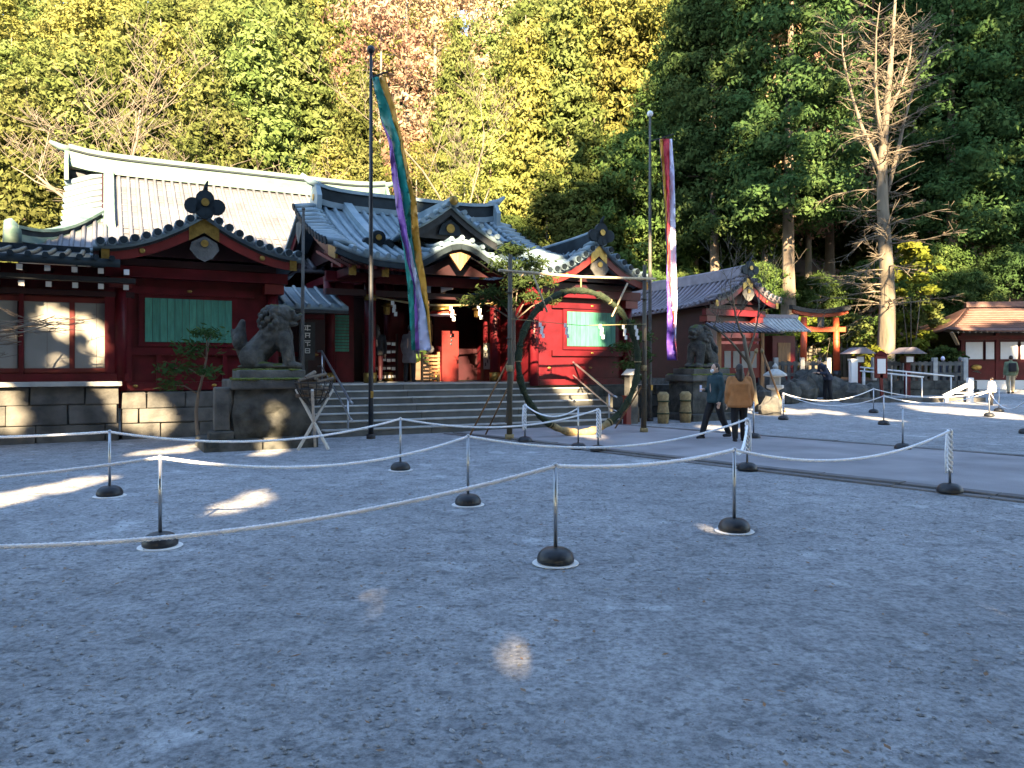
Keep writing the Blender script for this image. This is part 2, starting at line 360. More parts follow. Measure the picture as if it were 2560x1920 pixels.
def gable_wing(name, label, uc, vf, vb, half, zp, ze, wall, msheet='copper', mrib='copper', z0=1.05, detail=True, body_v=1.0, ridge_m='copper_dark', liftk=.22, wall_half=None, mwall='red'):
    o = (uc, vf, 0); T = UT(name, label, 'building', uc, vf)
    Lf = lambda s: (1-s)**5
    def PP(sg):
        return lambda s, t: Vector((uc+sg*half*t, vf+(vb-vf)*s, zp+.12*Lf(s)-(zp-ze)*prof(t, .42)+liftk*Lf(s)*t**3))
    nrib = int((vb-vf)/.3)
    for sg in (-1, 1):
        P = PP(sg)
        slope(T, o, P, 8, 8, .09, [(i+.5)/nrib for i in range(1, nrib)], .065, msheet, mrib)
        # verge tiles along the front edge
        nv = int(half*1.18/.25)
        for i in range(nv):
            t = (i+.35)/nv; p = P(0, t); q = P(.62/(vb-vf), t)
            MB(o).tube([p+Vector((0, -.1, .045)), p+Vector((0, .15, .06)), q+Vector((0, 0, .05))], [.098, .105, .085], 8).build('verge_tile', msheet, T, True)
            MB(o).tube([p+Vector((0, -.13, .055)), p+Vector((0, -.1, .055))], .075, 10).build('end_tile', 'copper_dark', T, True)
        # barge board and its gilt fittings
        tp = [P(0, t/14)+Vector((0, 0, -.09)) for t in range(0, 14)]
        bt = [p-Vector((0, 0, .30-.08*i/14)) for i, p in enumerate(tp)]
        def board(i0, i1, y0, y1, m, nm, grow=0):
            a = [[tp[i]+Vector((0, y0, grow)) for i in range(i0, i1)], [bt[i]+Vector((0, y0, -grow)) for i in range(i0, i1)]]
            b = [[p+Vector((0, y1-y0, 0)) for p in r_] for r_ in a]
            return MB(o).sheet(b, a).build(nm, m, T)
        board(0, 14, .06, .12, 'red_bright' if detail else 'red', 'barge_board')
        a_ = [[tp[i]+Vector((0, .045, -.06)) for i in range(0, 14)], [tp[i]+Vector((0, .045, 0.0)) for i in range(0, 14)]]
        MB(o).sheet(a_, [[p+Vector((0, .012, 0)) for p in r_] for r_ in a_]).build('black_trim', 'black', T)
        board(0, 3, .035, .058, 'gold', 'gilt_fitting', .01); board(12, 14, .035, .058, 'gold', 'gilt_fitting', .01)
        if detail: board(7, 8, .035, .058, 'gold', 'gilt_fitting', -.06) if False else MB(o).ball(tp[8]+Vector((0, .04, -.14)), (.06, .02, .06)).build('gilt_stud', 'gold', T, True)
        # eave board along the side
        e0 = P(0.02, .97); e1 = P(1, .97)
        MB(o).beam(e0-Vector((0, 0, .16)), e1-Vector((0, 0, .16)), .10, .12).build('eave_board', 'red_dark', T)
    # ridge with end ornament
    rp = [Vector((uc, vf+(vb-vf)*i/10-.02, zp+.12*Lf(i/10))) for i in range(11)]
    a = [[p+Vector((x, 0, -.05)) for p in rp] for x in (-.15, .15)]; b = [[p+Vector((x, 0, .30)) for p in rp] for x in (-.12, .12)]
    MB(o).sheet(b, a).build('ridge', ridge_m, T)
    MB(o).tube([p+Vector((0, 0, .33)) for p in rp], .085, 8).build('ridge_cap', msheet, T, True)
    for p in rp[1:9]:
        pass
    on = MB(o); c = Vector((uc, vf-.12, zp+.30))
    for dx, dz, r_ in ((0, .14, .19), (-.25, -.02, .17), (.25, -.02, .17), (0, -.1, .2)):
        on.tube([c+Vector((dx, 0, dz)), c+Vector((dx, .12, dz))], r_, 14)
    on.tube([c+Vector((0, .06, .28)), c+Vector((.02, .04, .42)), c+Vector((.05, -.02, .52))], [.06, .045, .02], 6)
    oo = on.build('ridge_ornament', 'copper_dark', T, True); crest(oo, o, c+Vector((0, -.005, .06)), .085)
    # gable triangle, pendant
    tri_ = [(uc-half*.80, ze+.22), (uc-half*.5, ze+.36), (uc, zp-.25), (uc+half*.5, ze+.36), (uc+half*.8, ze+.22)]
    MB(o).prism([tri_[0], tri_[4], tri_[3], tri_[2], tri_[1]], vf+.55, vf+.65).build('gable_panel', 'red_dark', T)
    g = MB(o); c = Vector((uc, vf+.0, zp-.62))
    g.prism([(c.x-.26, c.z+.12), (c.x-.30, c.z-.04), (c.x-.16, c.z-.22), (c.x, c.z-.30), (c.x+.16, c.z-.22), (c.x+.30, c.z-.04), (c.x+.26, c.z+.12), (c.x, c.z+.26)][::-1], c.y, c.y+.05)
    pe = g.build('pendant', 'stone' if detail else 'gold', T); crest(pe, o, c+Vector((0, -.002, .10)), .08)
    hw = wall_half or half*.72
    MB(o).beam((uc-hw-.3, vf+.75, ze-.12), (uc+hw+.3, vf+.75, ze-.12), .22, .24).build('tie_beam', 'red', T)
    MB(o).beam((uc-hw-.05, vf+.80, ze+.10), (uc+hw+.05, vf+.80, ze+.10), .16, .16).build('gable_beam', 'red_dark', T)
    for sg in (-1, 1):
        MB(o).tube([(uc+sg*hw, vf+body_v-.10, z0), (uc+sg*hw, vf+body_v-.10, ze-.2)], .13, 12).build('pillar', 'red', T, True)
        MB(o).box(uc+sg*(hw)-.22, uc+sg*(hw)+.22, vf+body_v-.32, vf+body_v+.1, ze-.48, ze-.25).build('bracket', 'red_bright', T)
    MB(o).box(uc-hw, uc+hw, vf+body_v, vb-.2, z0, ze+.1).build('wall', mwall, T)
    return T, o, hw

# ================================================================= stone base walls and stairs
def block_wall(name, label, u0, u1, vfront, depth, ztop, courses, ln, m='stone', seed=1, cap=None):
    T = UT(name, label, 'stone wall', u0, vfront); o = (u0, vfront, 0); r_ = random.Random(seed)
    MB(o).box(u0+.02, u1-.02, vfront+.10, vfront+depth, -.05, ztop-.03).build('core', 'stone_dark', T)
    hs = [r_.uniform(.8, 1.2) for _ in range(courses)]; S = sum(hs); z = 0
    for c in range(courses):
        h = hs[c]/S*ztop; u = u0-r_.uniform(0, .5) if c else u0
        while u < u1-.05:
            l = r_.uniform(*ln); a = max(u, u0); b = min(u+l, u1)
            if b-a > .12:
                dv = r_.uniform(-.025, .03); j = .012
                q = [a+j, b-j, vfront+dv, vfront+.3]
                mb = MB(o); mb.box(q[0], q[1], q[2], q[3], z+j*.6-(.06 if c == 0 else 0), z+h-j*.6)
                for p in mb.v:
                    p.x += r_.uniform(-.012, .012); p.z += r_.uniform(-.008, .008); p.y += r_.uniform(-.012, .012)
                mb.build('stone_block', m, T, bevel=.018)
            u += l
        z += h
    if cap: MB(o).box(u0-.05, u1+.05, vfront-.14, vfront+.6, ztop+.003, ztop+cap).build('coping', 'stone_pale', T, bevel=.01)
    return T
block_wall('stone_wall', 'grey stone block base below the corridor with paper windows', -9.0, 0.30, 18.55, 1.4, 1.17, 3, (.8, 1.3), seed=3, cap=.10)
block_wall('stone_wall', 'grey stone block base below the wing with the dark green shutter', 0.34, 4.3, 18.68, 1.6, 1.03, 3, (.7, 1.2), seed=4)
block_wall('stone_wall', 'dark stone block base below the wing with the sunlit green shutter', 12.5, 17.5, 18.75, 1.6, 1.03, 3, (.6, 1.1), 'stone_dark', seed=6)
st = UT('stone_staircase', 'wide grey stone stairs rising to the red shrine gate', 'stairs', 4.3, 17.0); o = (4.3, 17, 0)
for i in range(7):
    a = 4.34
    seg = [4.34, 6.9, 9.6, 12.46]
    for j in range(3):
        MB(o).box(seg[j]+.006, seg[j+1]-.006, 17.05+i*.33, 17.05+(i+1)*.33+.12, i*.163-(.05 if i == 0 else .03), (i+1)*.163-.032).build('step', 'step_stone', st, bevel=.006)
        MB(o).box(seg[j]+.004, seg[j+1]-.004, 17.03+i*.33, 17.05+(i+1)*.33-.004, (i+1)*.163-.030, (i+1)*.163+.002*j).build('tread', 'stone_pale', st, bevel=.008)  # paler than the steps: sky light on tread tops put into the colour
MB(o).box(4.36, 12.44, 19.40, 24.6, .02, 1.125).build('platform', 'stone', st)
for j in range(9):
    MB(o).box(4.37+j*.9, 4.37+(j+1)*.9-.012, 19.47, 21.2, 1.128, 1.146).build('paving_slab', 'stone_pale', st)

# hand rails
def rail(u, vtop, label):
    T = UT('stair_handrail', label, 'handrail', u, 17.2); o = (u, 17.2, 0)
    for dz, r_ in ((.0, .028), (-.38, .02)):
        MB(o).tube([(u, vtop, 1.98+dz), (u, 19.55, 1.98+dz), (u, 16.95, .80+dz), (u, 16.8, .77+dz)], r_, 8).build('rail', 'steel', T, True)
    for v_, z_ in ((19.5, 1.14), (17.15, .0)) + (((vtop, 1.14),) if vtop > 20 else ()):
        zt = 1.97 if v_ > 19 else .87
        MB(o).tube([(u, v_, z_), (u, v_, zt)], .024, 8).build('rail_post', 'steel', T, True)
rail(4.9, 19.9, 'grey steel handrail on the stairs beside the basket brazier')
rail(12.1, 21.9, 'grey steel handrail on the stairs beside the sunlit green shutter')

# ================================================================= left wing and corridor
wl, o, hw = gable_wing('gabled_wing', 'dark red gabled wing with green shutter beside the paper-windowed corridor', 1.95, 18.0, 24.0, 2.15, 4.80, 3.78, None, wall_half=1.62)
def shutter(T, o, uc, vw, w, z0, z1):
    fr = MB(o).box(uc-w/2-.12, uc+w/2+.12, vw-.05, vw-.004, z0-.10, z1+.10).build('shutter_frame', 'red', T)
    n_ = int(w/.15)
    for i in range(n_):
        a = uc-w/2+w*i/n_; MB(o).box(a+.004, a+w/n_-.004, vw-.075, vw-.054, z0, z1).build('slat', 'green_panel', fr)
    for zz in (z0-.20, z1+.18):
        MB(o).box(uc-w/2-.5, uc+w/2+.5, vw-.09, vw-.006, zz-.09, zz+.07).build('rail_beam', 'red', T)
        MB(o).ball((uc, vw-.10, zz), (.055, .02, .03)).build('gilt_stud', 'gold', T, True)
shutter(wl, o, 1.73, 19.0, 1.84, 2.14, 3.12)
MB(o).box(.33, 3.6, 18.86, 18.99, 1.06, 1.24).build('sill_beam', 'red', wl)
for u_ in (.62, 2.25, 3.2): MB(o).ball((u_, 18.85, 1.16), (.055, .02, .035)).build('gilt_stud', 'gold', wl, True)
for u_ in (1.1, 2.5): MB(o).box(u_-.05, u_+.05, 18.93, 18.99, 1.24, 1.85).build('panel_batten', 'red', wl)

cr = UT('corridor_building', 'low dark red corridor with white paper windows at the end of the stone base', 'building', -4.0, 18.9); o = (-4.0, 18.9, 0)
MB(o).box(-9.0, .36, 19.02, 22, 1.275, 3.75).build('wall', 'red', cr)
for b0 in (-7.05, -5.19, -3.33, -1.47):
    fr = MB(o); fr.box(b0-.10, b0+1.85, 18.93, 19.0, 1.46, 1.55); fr.box(b0-.10, b0+1.85, 18.93, 19.0, 2.96, 3.06)
    fr.box(b0+.83, b0+.92, 18.925, 19.0, 1.55, 2.96); f = fr.build('window_frame', 'red_bright', cr)
    for k in range(2):
        for q in range(2):
            a = b0+.005+k*.92+q*.412
            MB(o).box(a, a+.406, 18.955, 18.985, 1.553, 2.957).build('paper_pane', 'paper', f)
    MB(o).box(b0+1.78, b0+2.02 if b0 > -2 else b0+1.76+.1, 18.86, 19.01, 1.28, 3.6).build('post', 'red', cr)
MB(o).box(.02, .55, 18.84, 19.01, 1.20, 3.5).build('corner_post', 'red', cr)
MB(o).box(-9, .5, 18.80, 19.0, 1.272, 1.44).build('sill_beam', 'red', cr)
MB(o).box(-9, .6, 18.82, 19.0, 3.10, 3.22).build('lintel', 'red_dark', cr)
for i in range(20):
    u_ = .42-i*.47
    for zz, vv in ((3.27, 18.25), (3.55, 17.85)):
        rf = MB(o).beam((u_, 19.3, zz+.10), (u_, vv, zz), .09, .10).build('rafter', 'red_dark', cr)
        MB(o).box(u_-.052, u_+.052, vv-.014, vv-.002, zz-.057, zz+.055).build('rafter_tip', 'white', rf)
MB(o).beam((-9, 18.2, 3.40), (.6, 18.2, 3.40), .2, .1).build('eave_board', 'black', cr)
P = lambda s, t: Vector((-9+9.3*s, 21.0-3.4*t, 4.32-.55*prof(t, .2)))
slope(cr, o, P, 4, 6, .16, [(i+.5)/32 for i in range(32)], .06, 'copper_dark', 'copper_dark')
MB(o).box(-9, .2, 20.85, 21.15, 4.25, 4.42).build('ridge', 'copper_dark', cr)

# ================================================================= main hall
mh = UT('main_hall', 'large main hall with pale ribbed copper roof and long pale green ridge', 'building', 4.3, 29); o = (4.3, 29, 0)
MB(o).box(-.3, 9.2, 24.6, 33.5, .4, 5.0).build('wall', 'red', mh)
UL, UR = -1.0, 10.0
def zmain(t): return 8.05-3.55*prof(t, .28)
def PM(s, t):
    u = UL+(UR-UL)*s; dz = 0
    if u < .35: dz = -.42*((.35-u)/1.35)**1.6
    if u > 8.7: dz = -.42*((u-8.7)/1.3)**1.6
    return Vector((u, 29-5.9*t, zmain(t)+dz))
ss = [(.35+.27*i-UL)/(UR-UL) for i in range(0, 32)]
slope(mh, o, PM, 40, 10, .12, [], .06, 'copper_main', 'copper_main', t1=.56)
P2 = lambda s, t: Vector(((-.30-1.75*max(0, (t-.5)/.5))*(1-s)+s*(9.3+1.75*max(0, (t-.5)/.5)), 29-5.9*t, zmain(t)-.02+.22*max(0, t-.6)*(abs(2*s-1)**8)))
slope(mh, o, P2, 24, 6, .12, [], .06, 'copper_main', 'copper_main', t0=.5)
slope(mh, o, PM, 1, 1, .01, ss, .058, 'copper_main', 'copper_main', name='flashing', t1=1.0, nr=9) if False else None
for u_ in [.45+.27*i for i in range(32)]:
    pts = [Vector((u_, 29-5.9*t/9, zmain(t/9)+.02)) for t in range(10)]
    MB(o).tube(pts, .062, 6).build('tile_row', 'copper_main', mh, True)
for u_ in [-1.85+.27*i for i in range(8)]:
    t0 = .5+.5*max(0, (-.30-u_))/1.75; pts = [Vector((u_, 29-5.9*t, zmain(t)+.02)) for t in (t0, (t0+1)/2, 1.0)]
    MB(o).tube(pts, .06, 6).build('tile_row', 'copper_main', mh, True)
for k in range(14):                                # horizontal laps of the copper sheets
    t = .06+k*.067; p = Vector((.4, 29-5.9*t, zmain(t)+.006)); q = Vector((9.0, p.y, p.z))
    MB(o).beam(p, q, .04, .02).build('lap_seam', 'copper_main', mh)
slope(mh, o, lambda s, t: Vector((UL+(UR-UL)*s, 29+5.9*t, zmain(t))), 4, 6, .12, [], .06, 'copper_main', 'copper_main', name='rear_roof_sheet')
# verge rolls on the left end
for k in range(9):
    t = .03+k*.062; p = PM(0, t)
    MB(o).tube([p+Vector((-.10, 0, .02)), PM(.06, t)+Vector((0, 0, .05)), PM(.10, t)+Vector((0, 0, .03))], [.10, .095, .06], 8).build('verge_tile', 'copper', mh, True)
# descending ridge, corner ridges
pts = [PM((.15-UL)/(UR-UL), t/10)+Vector((0, 0, .14)) for t in range(0, 7)]
for i in range(1):
    a = [[p+Vector((x, 0, -.15)) for p in pts] for x in (-.17, .17)]; b = [[p+Vector((x, 0, .12)) for p in pts] for x in (-.14, .14)]
    MB(o).sheet(b, a).build('descending_ridge', 'patina', mh)
def cridge(q0, q1, sag=.25):
    pts = [q0.lerp(q1, i/8)+Vector((0, 0, -sag*math.sin(math.pi*i/8)+.10*(i/8)**4)) for i in range(9)]
    for w, z0, z1, m, nm in ((.16, -.16, .02, 'patina', 'corner_ridge'), (.13, .02, .16, 'copper_dark', 'ridge_band'), (.19, .16, .24, 'patina', 'ridge_cap')):
        d = (q1-q0).cross(Vector((0, 0, 1))).normalized()*w
        MB(o).sheet([[p+sg*d+Vector((0, 0, z1)) for p in pts] for sg in (-1, 1)], [[p+sg*d+Vector((0, 0, z0)) for p in pts] for sg in (-1, 1)]).build(nm, m, mh)
    e = pts[-1]; mb = MB(o); mb.tube([e+Vector((0, .05, -.2)), e+Vector((0, 0, .16)), e+Vector((-.08, -.1, .36))], [.22, .2, .1], 8); mb.build('corner_finial', 'patina', mh, True)
cridge(Vector((-.15, 26.0, zmain(.52)+.05)), Vector((-2.05, 23.2, zmain(1)+.34)))
cridge(Vector((-.15, 32.0, zmain(.52)+.05)), Vector((-2.05, 34.8, zmain(1)+.45)))
PL = lambda s, t: Vector((-.25-1.75*t, (26.05-2.9*t)*(1-s)+(31.95+2.9*t)*s, zmain(.5+.5*t)+.2*t*abs(2*s-1)**6))
slope(mh, o, PL, 10, 5, .12, [(i+.5)/26 for i in range(26)], .06, 'copper_main', 'copper_main', name='hip_sheet')
MB(o).prism([(26.2, 6.1), (31.8, 6.1), (29, 8.1)], -.05, .05, 'x').build('gable_panel', 'red_dark', mh)
# ridge box in bands
for w, z0, z1, m, nm in ((.26, 7.95, 8.14, 'patina', 'ridge_base'), (.20, 8.14, 8.46, 'patina', 'ridge'), (.25, 8.46, 8.52, 'copper_dark', 'ridge_band'), (.24, 8.52, 8.66, 'patina', 'ridge_cap')):
    pts = [Vector((-1.0+10.7*i/20, 29, .16*abs(2*i/20-1)**8)) for i in range(21)]
    MB(o).sheet([[p+Vector((0, sg*w, z1)) for p in pts] for sg in (-1, 1)], [[p+Vector((0, sg*w, z0)) for p in pts] for sg in (-1, 1)]).build(nm, m, mh)
for sg, e in ((-1, -1.0), (1, 9.7)):
    MB(o).tube([(e-sg*.1, 29, 8.66), (e+sg*.25, 29, 8.74), (e+sg*.55, 29, 8.88)], [.13, .11, .06], 8).build('ridge_horn', 'patina', mh, True)
    MB(o).prism([(28.55, 7.6), (29.45, 7.6), (29.5, 8.2), (29.2, 8.6), (28.8, 8.6), (28.5, 8.2)], e-.12 if sg < 0 else e, e if sg < 0 else e+.12, 'x').build('ridge_ornament', 'patina', mh)

# ================================================================= front gate with curved eave
gt = UT('shrine_gate', 'red shrine gate with blue-grey copper roof and curved gable at the stair head', 'building', 8.25, 22.0); o = (8.25, 22.0, 0)
GL, GR, GC = 4.95, 11.55, 8.25
def gate_P(sg):
    def P(s, t):
        u = GL+(GR-GL)*s; z = 6.25-1.95*prof(t, .32)+.30*(abs(2*s-1)**5)*t*t
        if sg < 0:
            x = abs(u-GC)/1.5
            if x < 1: z += .62*(.5+.5*math.cos(math.pi*x))*t**4
        return Vector((u, 22.4+sg*4.1*t, z))
    return P
PF = gate_P(-1)
sr = [(i+.5)/23 for i in range(1, 22)]
slope(gt, o, PF, 46, 10, .13, sr, .068, 'copper', 'copper', nr=9)
slope(gt, o, gate_P(1), 10, 8, .13, [], .07, 'copper', 'copper', name='rear_roof_sheet')
for k in range(24):                                # dark eave edge following the bow of the eave
    a, b = PF(k/24, 1), PF((k+1)/24, 1)
    MB(o).beam(a+Vector((0, .06, -.20)), b+Vector((0, .06, -.20)), .10, .14).build('eave_edge', 'copper_dark', gt)
for sg_u, s0 in ((-1, 0), (1, 1)):
    for k in range(12):
        t = .05+k*.078; p = PF(s0, t); q = PF(s0-sg_u*.085, t)
        MB(o).tube([p+Vector((sg_u*.16, 0, .0)), p.lerp(q, .5)+Vector((0, 0, .07)), q+Vector((0, 0, .05))], [.095, .095, .07], 8).build('verge_tile', 'copper', gt, True)
        MB(o).tube([p+Vector((sg_u*.20, 0, -.01)), p+Vector((sg_u*.16, 0, 0))], .105, 10).build('end_tile', 'copper_dark', gt, True)
    tp = [PF(s0, t/12)-Vector((sg_u*.12, 0, .12)) for t in range(12)]
    for s_ in (1, -1):
        pp = [Vector((p.x, 22.4+s_*(p.y-22.4), p.z)) for p in tp]
        a = [pp, [p-Vector((0, 0, .30)) for p in pp]]; b = [[p+Vector((.07, 0, 0)) for p in r_] for r_ in a]
        MB(o).sheet(a, b).build('barge_board', 'red', gt)
        a = [pp[9:], [p-Vector((0, 0, .32)) for p in pp[9:]]]
        MB(o).sheet([[p+Vector((sg_u*.03-.03, 0, .01)) for p in r_] for r_ in a], [[p+Vector((sg_u*.03+.10, 0, .01)) for p in r_] for r_ in a]).build('gilt_fitting', 'gold', gt)
    MB(o).prism([(19.6, 4.6), (25.2, 4.6), (22.4, 6.15)], s0*(GR-GL)+GL-sg_u*.75-.05, s0*(GR-GL)+GL-sg_u*.75+.05, 'x').build('gable_panel', 'red_dark', gt)
    ue = s0*(GR-GL)+GL-sg_u*.05
    MB(o).prism([(22.1, 5.75), (22.7, 5.75), (22.75, 5.45), (22.4, 5.1), (22.05, 5.45)], ue-.05, ue+.05, 'x').build('pendant', 'stone', gt)
# main ridge
for w, z0, z1, m, nm in ((.22, 6.15, 6.32, 'copper', 'ridge_base'), (.17, 6.32, 6.66, 'copper_dark', 'ridge'), (.23, 6.66, 6.76, 'copper', 'ridge_band')):
    pts = [Vector((5.45+5.75*i/16, 22.4, .14*abs(2*i/16-1)**6)) for i in range(17)]
    MB(o).sheet([[p+Vector((0, sg*w, z1)) for p in pts] for sg in (-1, 1)], [[p+Vector((0, sg*w, z0)) for p in pts] for sg in (-1, 1)]).build(nm, m, gt)
for sg, e in ((-1, 5.45), (1, 11.2)):
    MB(o).tube([(e+.1*-sg, 22.4, 6.86), (e+sg*.2, 22.4, 6.96), (e+sg*.42, 22.4, 7.14)], [.12, .10, .05], 8).build('ridge_horn', 'copper', gt, True)
    r_ = MB(o).prism([(22.0, 6.0), (22.8, 6.0), (22.85, 6.5), (22.6, 6.85), (22.2, 6.85), (21.95, 6.5)], e-.07, e+.07, 'x').build('ridge_ornament', 'copper', gt)
    crest(r_, o, (e-.06, 22.4, 6.5), .10, 'u')
# descending ridges on the front slope
for u_ in (6.35, 10.15):
    s = (u_-GL)/(GR-GL); pts = [PF(s, .04+.66*i/7)+Vector((0, 0, .10)) for i in range(8)]
    a = [[p+Vector((x, 0, -.12)) for p in pts] for x in (-.15, .15)]; b = [[p+Vector((x*.8, 0, .16)) for p in pts] for x in (-.15, .15)]
    MB(o).sheet(b, a).build('descending_ridge', 'copper', gt)
    e = pts[-1]; dx = MB(o)
    for x, z, rr_ in ((0, .12, .20), (-.28, -.03, .14), (.28, -.03, .14)): dx.tube([e+Vector((x, -.02, z)), e+Vector((x, -.16, z-.04))], rr_, 12)
    r_ = dx.build('ridge_ornament', 'copper_dark', gt, True); crest(r_, o, e+Vector((0, -.16, .1)), .08)
# small triangular dormer gable over the curved eave
for sg in (-1, 1):
    Pd = lambda s, t, sg=sg: Vector((GC+sg*1.55*t, 18.95+2.6*s, 5.88+.08*(1-s)**4-.98*prof(t, .35)+.06*(1-s)**4*t))
    slope(gt, o, Pd, 5, 6, .10, [.25, .5, .75], .06, 'copper', 'copper', name='dormer_sheet')
    for i in range(6):
        p = Pd(0, (i+.4)/6.2); MB(o).tube([p+Vector((0, -.08, .05)), p+Vector((0, .3, .06))], .075, 8).build('verge_tile', 'copper', gt, True)
    tp = [Pd(0, t/10)+Vector((0, .06, -.10)) for t in range(10)]
    a = [tp, [p-Vector((0, 0, .2)) for p in tp]]; MB(o).sheet([[p+Vector((0, .05, 0)) for p in r_] for r_ in a], a).build('barge_board', 'black', gt)
MB(o).prism([(GC-1.25, 5.02), (GC+1.25, 5.02), (GC+.6, 5.42), (GC, 5.78), (GC-.6, 5.42)], 19.15, 19.25).build('dormer_panel', 'black', gt)
c_ = MB(o).prism([(GC-.34, 5.12), (GC+.34, 5.12), (GC+.24, 5.40), (GC, 5.55), (GC-.24, 5.40)], 19.06, 19.145).build('dormer_carving', 'copper_dark', gt); crest(c_, o, (GC, 19.055, 5.3), .12)
MB(o).beam((GC, 18.85, 6.0), (GC, 21.3, 5.98), .2, .2).build('dormer_ridge', 'copper', gt)
MB(o).ball((GC, 18.82, 6.02), (.13, .05, .13)).build('gilt_boss', 'gold', gt, True)
# under the curved eave
arch = [(GC+1.5*x/10, 4.27+.58*(.5+.5*math.cos(math.pi*x/10))) for x in range(-10, 11)]
a = [[Vector((x, 18.5, z-.10)) for x, z in arch], [Vector((x, 18.5, z-.34+.10*abs(x-GC)/1.5)) for x, z in arch]]
MB(o).sheet([[p+Vector((0, .10, 0)) for p in r_] for r_ in a], a).build('curved_barge_board', 'black', gt)
MB(o).prism([(GC-1.2, 4.02), (GC+1.2, 4.02), (GC+.6, 4.25), (GC, 4.55), (GC-.6, 4.25)], 18.85, 18.95).build('curved_gable_panel', 'red_dark', gt)
MB(o).prism([(GC-.3, 4.50), (GC, 4.10), (GC+.3, 4.50), (GC, 4.58)], 18.40, 18.48).build('pendant', 'wood', gt)
# frame: pillars, beams, walls
for u_, v_ in ((6.30, 19.95), (10.05, 19.95), (5.45, 20.9), (10.95, 20.9), (6.3, 23.2), (10.05, 23.2), (7.5, 21.9), (9.0, 21.9)):
    pl = MB(o).tube([(u_, v_, 1.15), (u_, v_, 4.05)], .155, 14).build('pillar', 'red', gt, True)
    MB(o).tube([(u_, v_, 1.15), (u_, v_, 1.42)], .172, 14).build('gilt_shoe', 'gold', pl, True)
    MB(o).tube([(u_, v_, 3.35), (u_, v_, 3.5)], .165, 14).build('gilt_band', 'gold', pl, True)
for z, h, v_, m in ((3.95, .26, 19.95, 'red'), (3.55, .16, 19.95, 'red_dark'), (4.16, .10, 19.3, 'red_bright'), (3.7, .2, 21.9, 'red_dark')):
    MB(o).beam((5.1, v_, z), (11.4, v_, z), .18, h).build('beam', m, gt)
for u_ in (6.3, 10.05, 5.45, 10.95):
    MB(o).beam((u_, 18.75, 3.98), (u_, 23.4, 3.98), .16, .2).build('cross_beam', 'red', gt)
    MB(o).box(u_-.09, u_+.09, 18.66, 18.745, 3.86, 4.1).build('gilt_beam_end', 'gold', gt)
for i in range(30):
    u_ = 5.15+i*.213
    if abs(u_-GC) > 1.35: MB(o).beam((u_, 18.55, 4.06), (u_, 21, 4.72), .06, .08).build('rafter', 'red_bright', gt)
MB(o).box(5.35, 6.15, 20.95, 21.05, 1.15, 3.9).build('side_wall', 'red', gt); MB(o).box(10.2, 11.1, 20.95, 21.05, 1.15, 3.9).build('side_wall', 'red', gt)
for j in range(12):
    MB(o).box(5.55, 6.0, 20.90, 20.945, 2.0+j*.085, 2.07+j*.085).build('window_slat', 'green_panel', gt)
for u0, u1 in ((5.5, 7.4), (9.1, 10.9)):
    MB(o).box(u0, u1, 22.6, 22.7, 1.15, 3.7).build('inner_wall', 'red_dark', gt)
for u0 in (7.62, 8.98): MB(o).box(u0-.1, u0+.62 if u0 > 8 else u0+.3, 21.75, 21.85, 1.15, 3.2).build('gate_leaf', 'red', gt)
# short corridors joining gate and wings
for u0, u1, nm in ((3.55, 5.3, 'beside the stone lion-dog with moss on its back'), (11.2, 11.75, 'between the gate and the sunlit green shutter')):
    jc = UT('link_corridor', 'low dark link corridor with pent roof '+nm, 'building', u0, 20.7); o2 = (u0, 20.7, 0)
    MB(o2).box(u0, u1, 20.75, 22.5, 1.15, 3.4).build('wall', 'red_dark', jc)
    Pj = lambda s, t: Vector((u0-.3+(u1-u0+.6)*s, 21.3-1.75*t, 3.75-.62*prof(t, .2)))
    slope(jc, o2, Pj, 3, 4, .10, [(i+.5)/8 for i in range(8)], .05, 'copper', 'copper')
    MB(o2).beam((u0-.3, 19.6, 3.0), (u1+.3, 19.6, 3.0), .1, .1).build('eave_board', 'black', jc)
    if u0 < 5:
        MB(o2).box(4.15, 4.26, 20.62, 20.74, 1.15, 2.9).build('post', 'wood', jc)
        MB(o2).box(3.6, 5.25, 20.66, 20.748, 1.85, 1.97).build('rail_beam', 'red', jc); MB(o2).box(3.6, 5.25, 20.66, 20.748, 2.85, 2.98).build('rail_beam', 'red', jc)
        MB(o2).ball((5.0, 20.64, 1.9), (.10, .02, .035)).build('gilt_stud', 'gold', jc, True)

# ================================================================= right wings
wr, o, hw = gable_wing('gabled_wing', 'red gabled wing with sunlit pale green shutter right of the gate', 12.35, 17.95, 24.5, 1.85, 4.98, 3.80, None, wall_half=1.62)
shutter(wr, o, 12.70, 18.95, 1.7, 2.18, 3.18)
for u_ in (11.2, 12.6): MB(o).ball((u_, 18.80, 1.55), (.06, .02, .03)).build('gilt_stud', 'gold', wr, True)
MB(o).box(10.85, 13.9, 18.80, 18.94, 1.06, 1.22).build('sill_beam', 'red', wr)
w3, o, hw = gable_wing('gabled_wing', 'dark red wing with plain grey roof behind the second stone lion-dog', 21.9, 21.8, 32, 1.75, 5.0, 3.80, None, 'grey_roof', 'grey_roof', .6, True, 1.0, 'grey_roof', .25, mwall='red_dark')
MB(o).box(20.4, 20.6, 23, 31, .4, 1.1).build('plinth', 'stone_dark', w3)
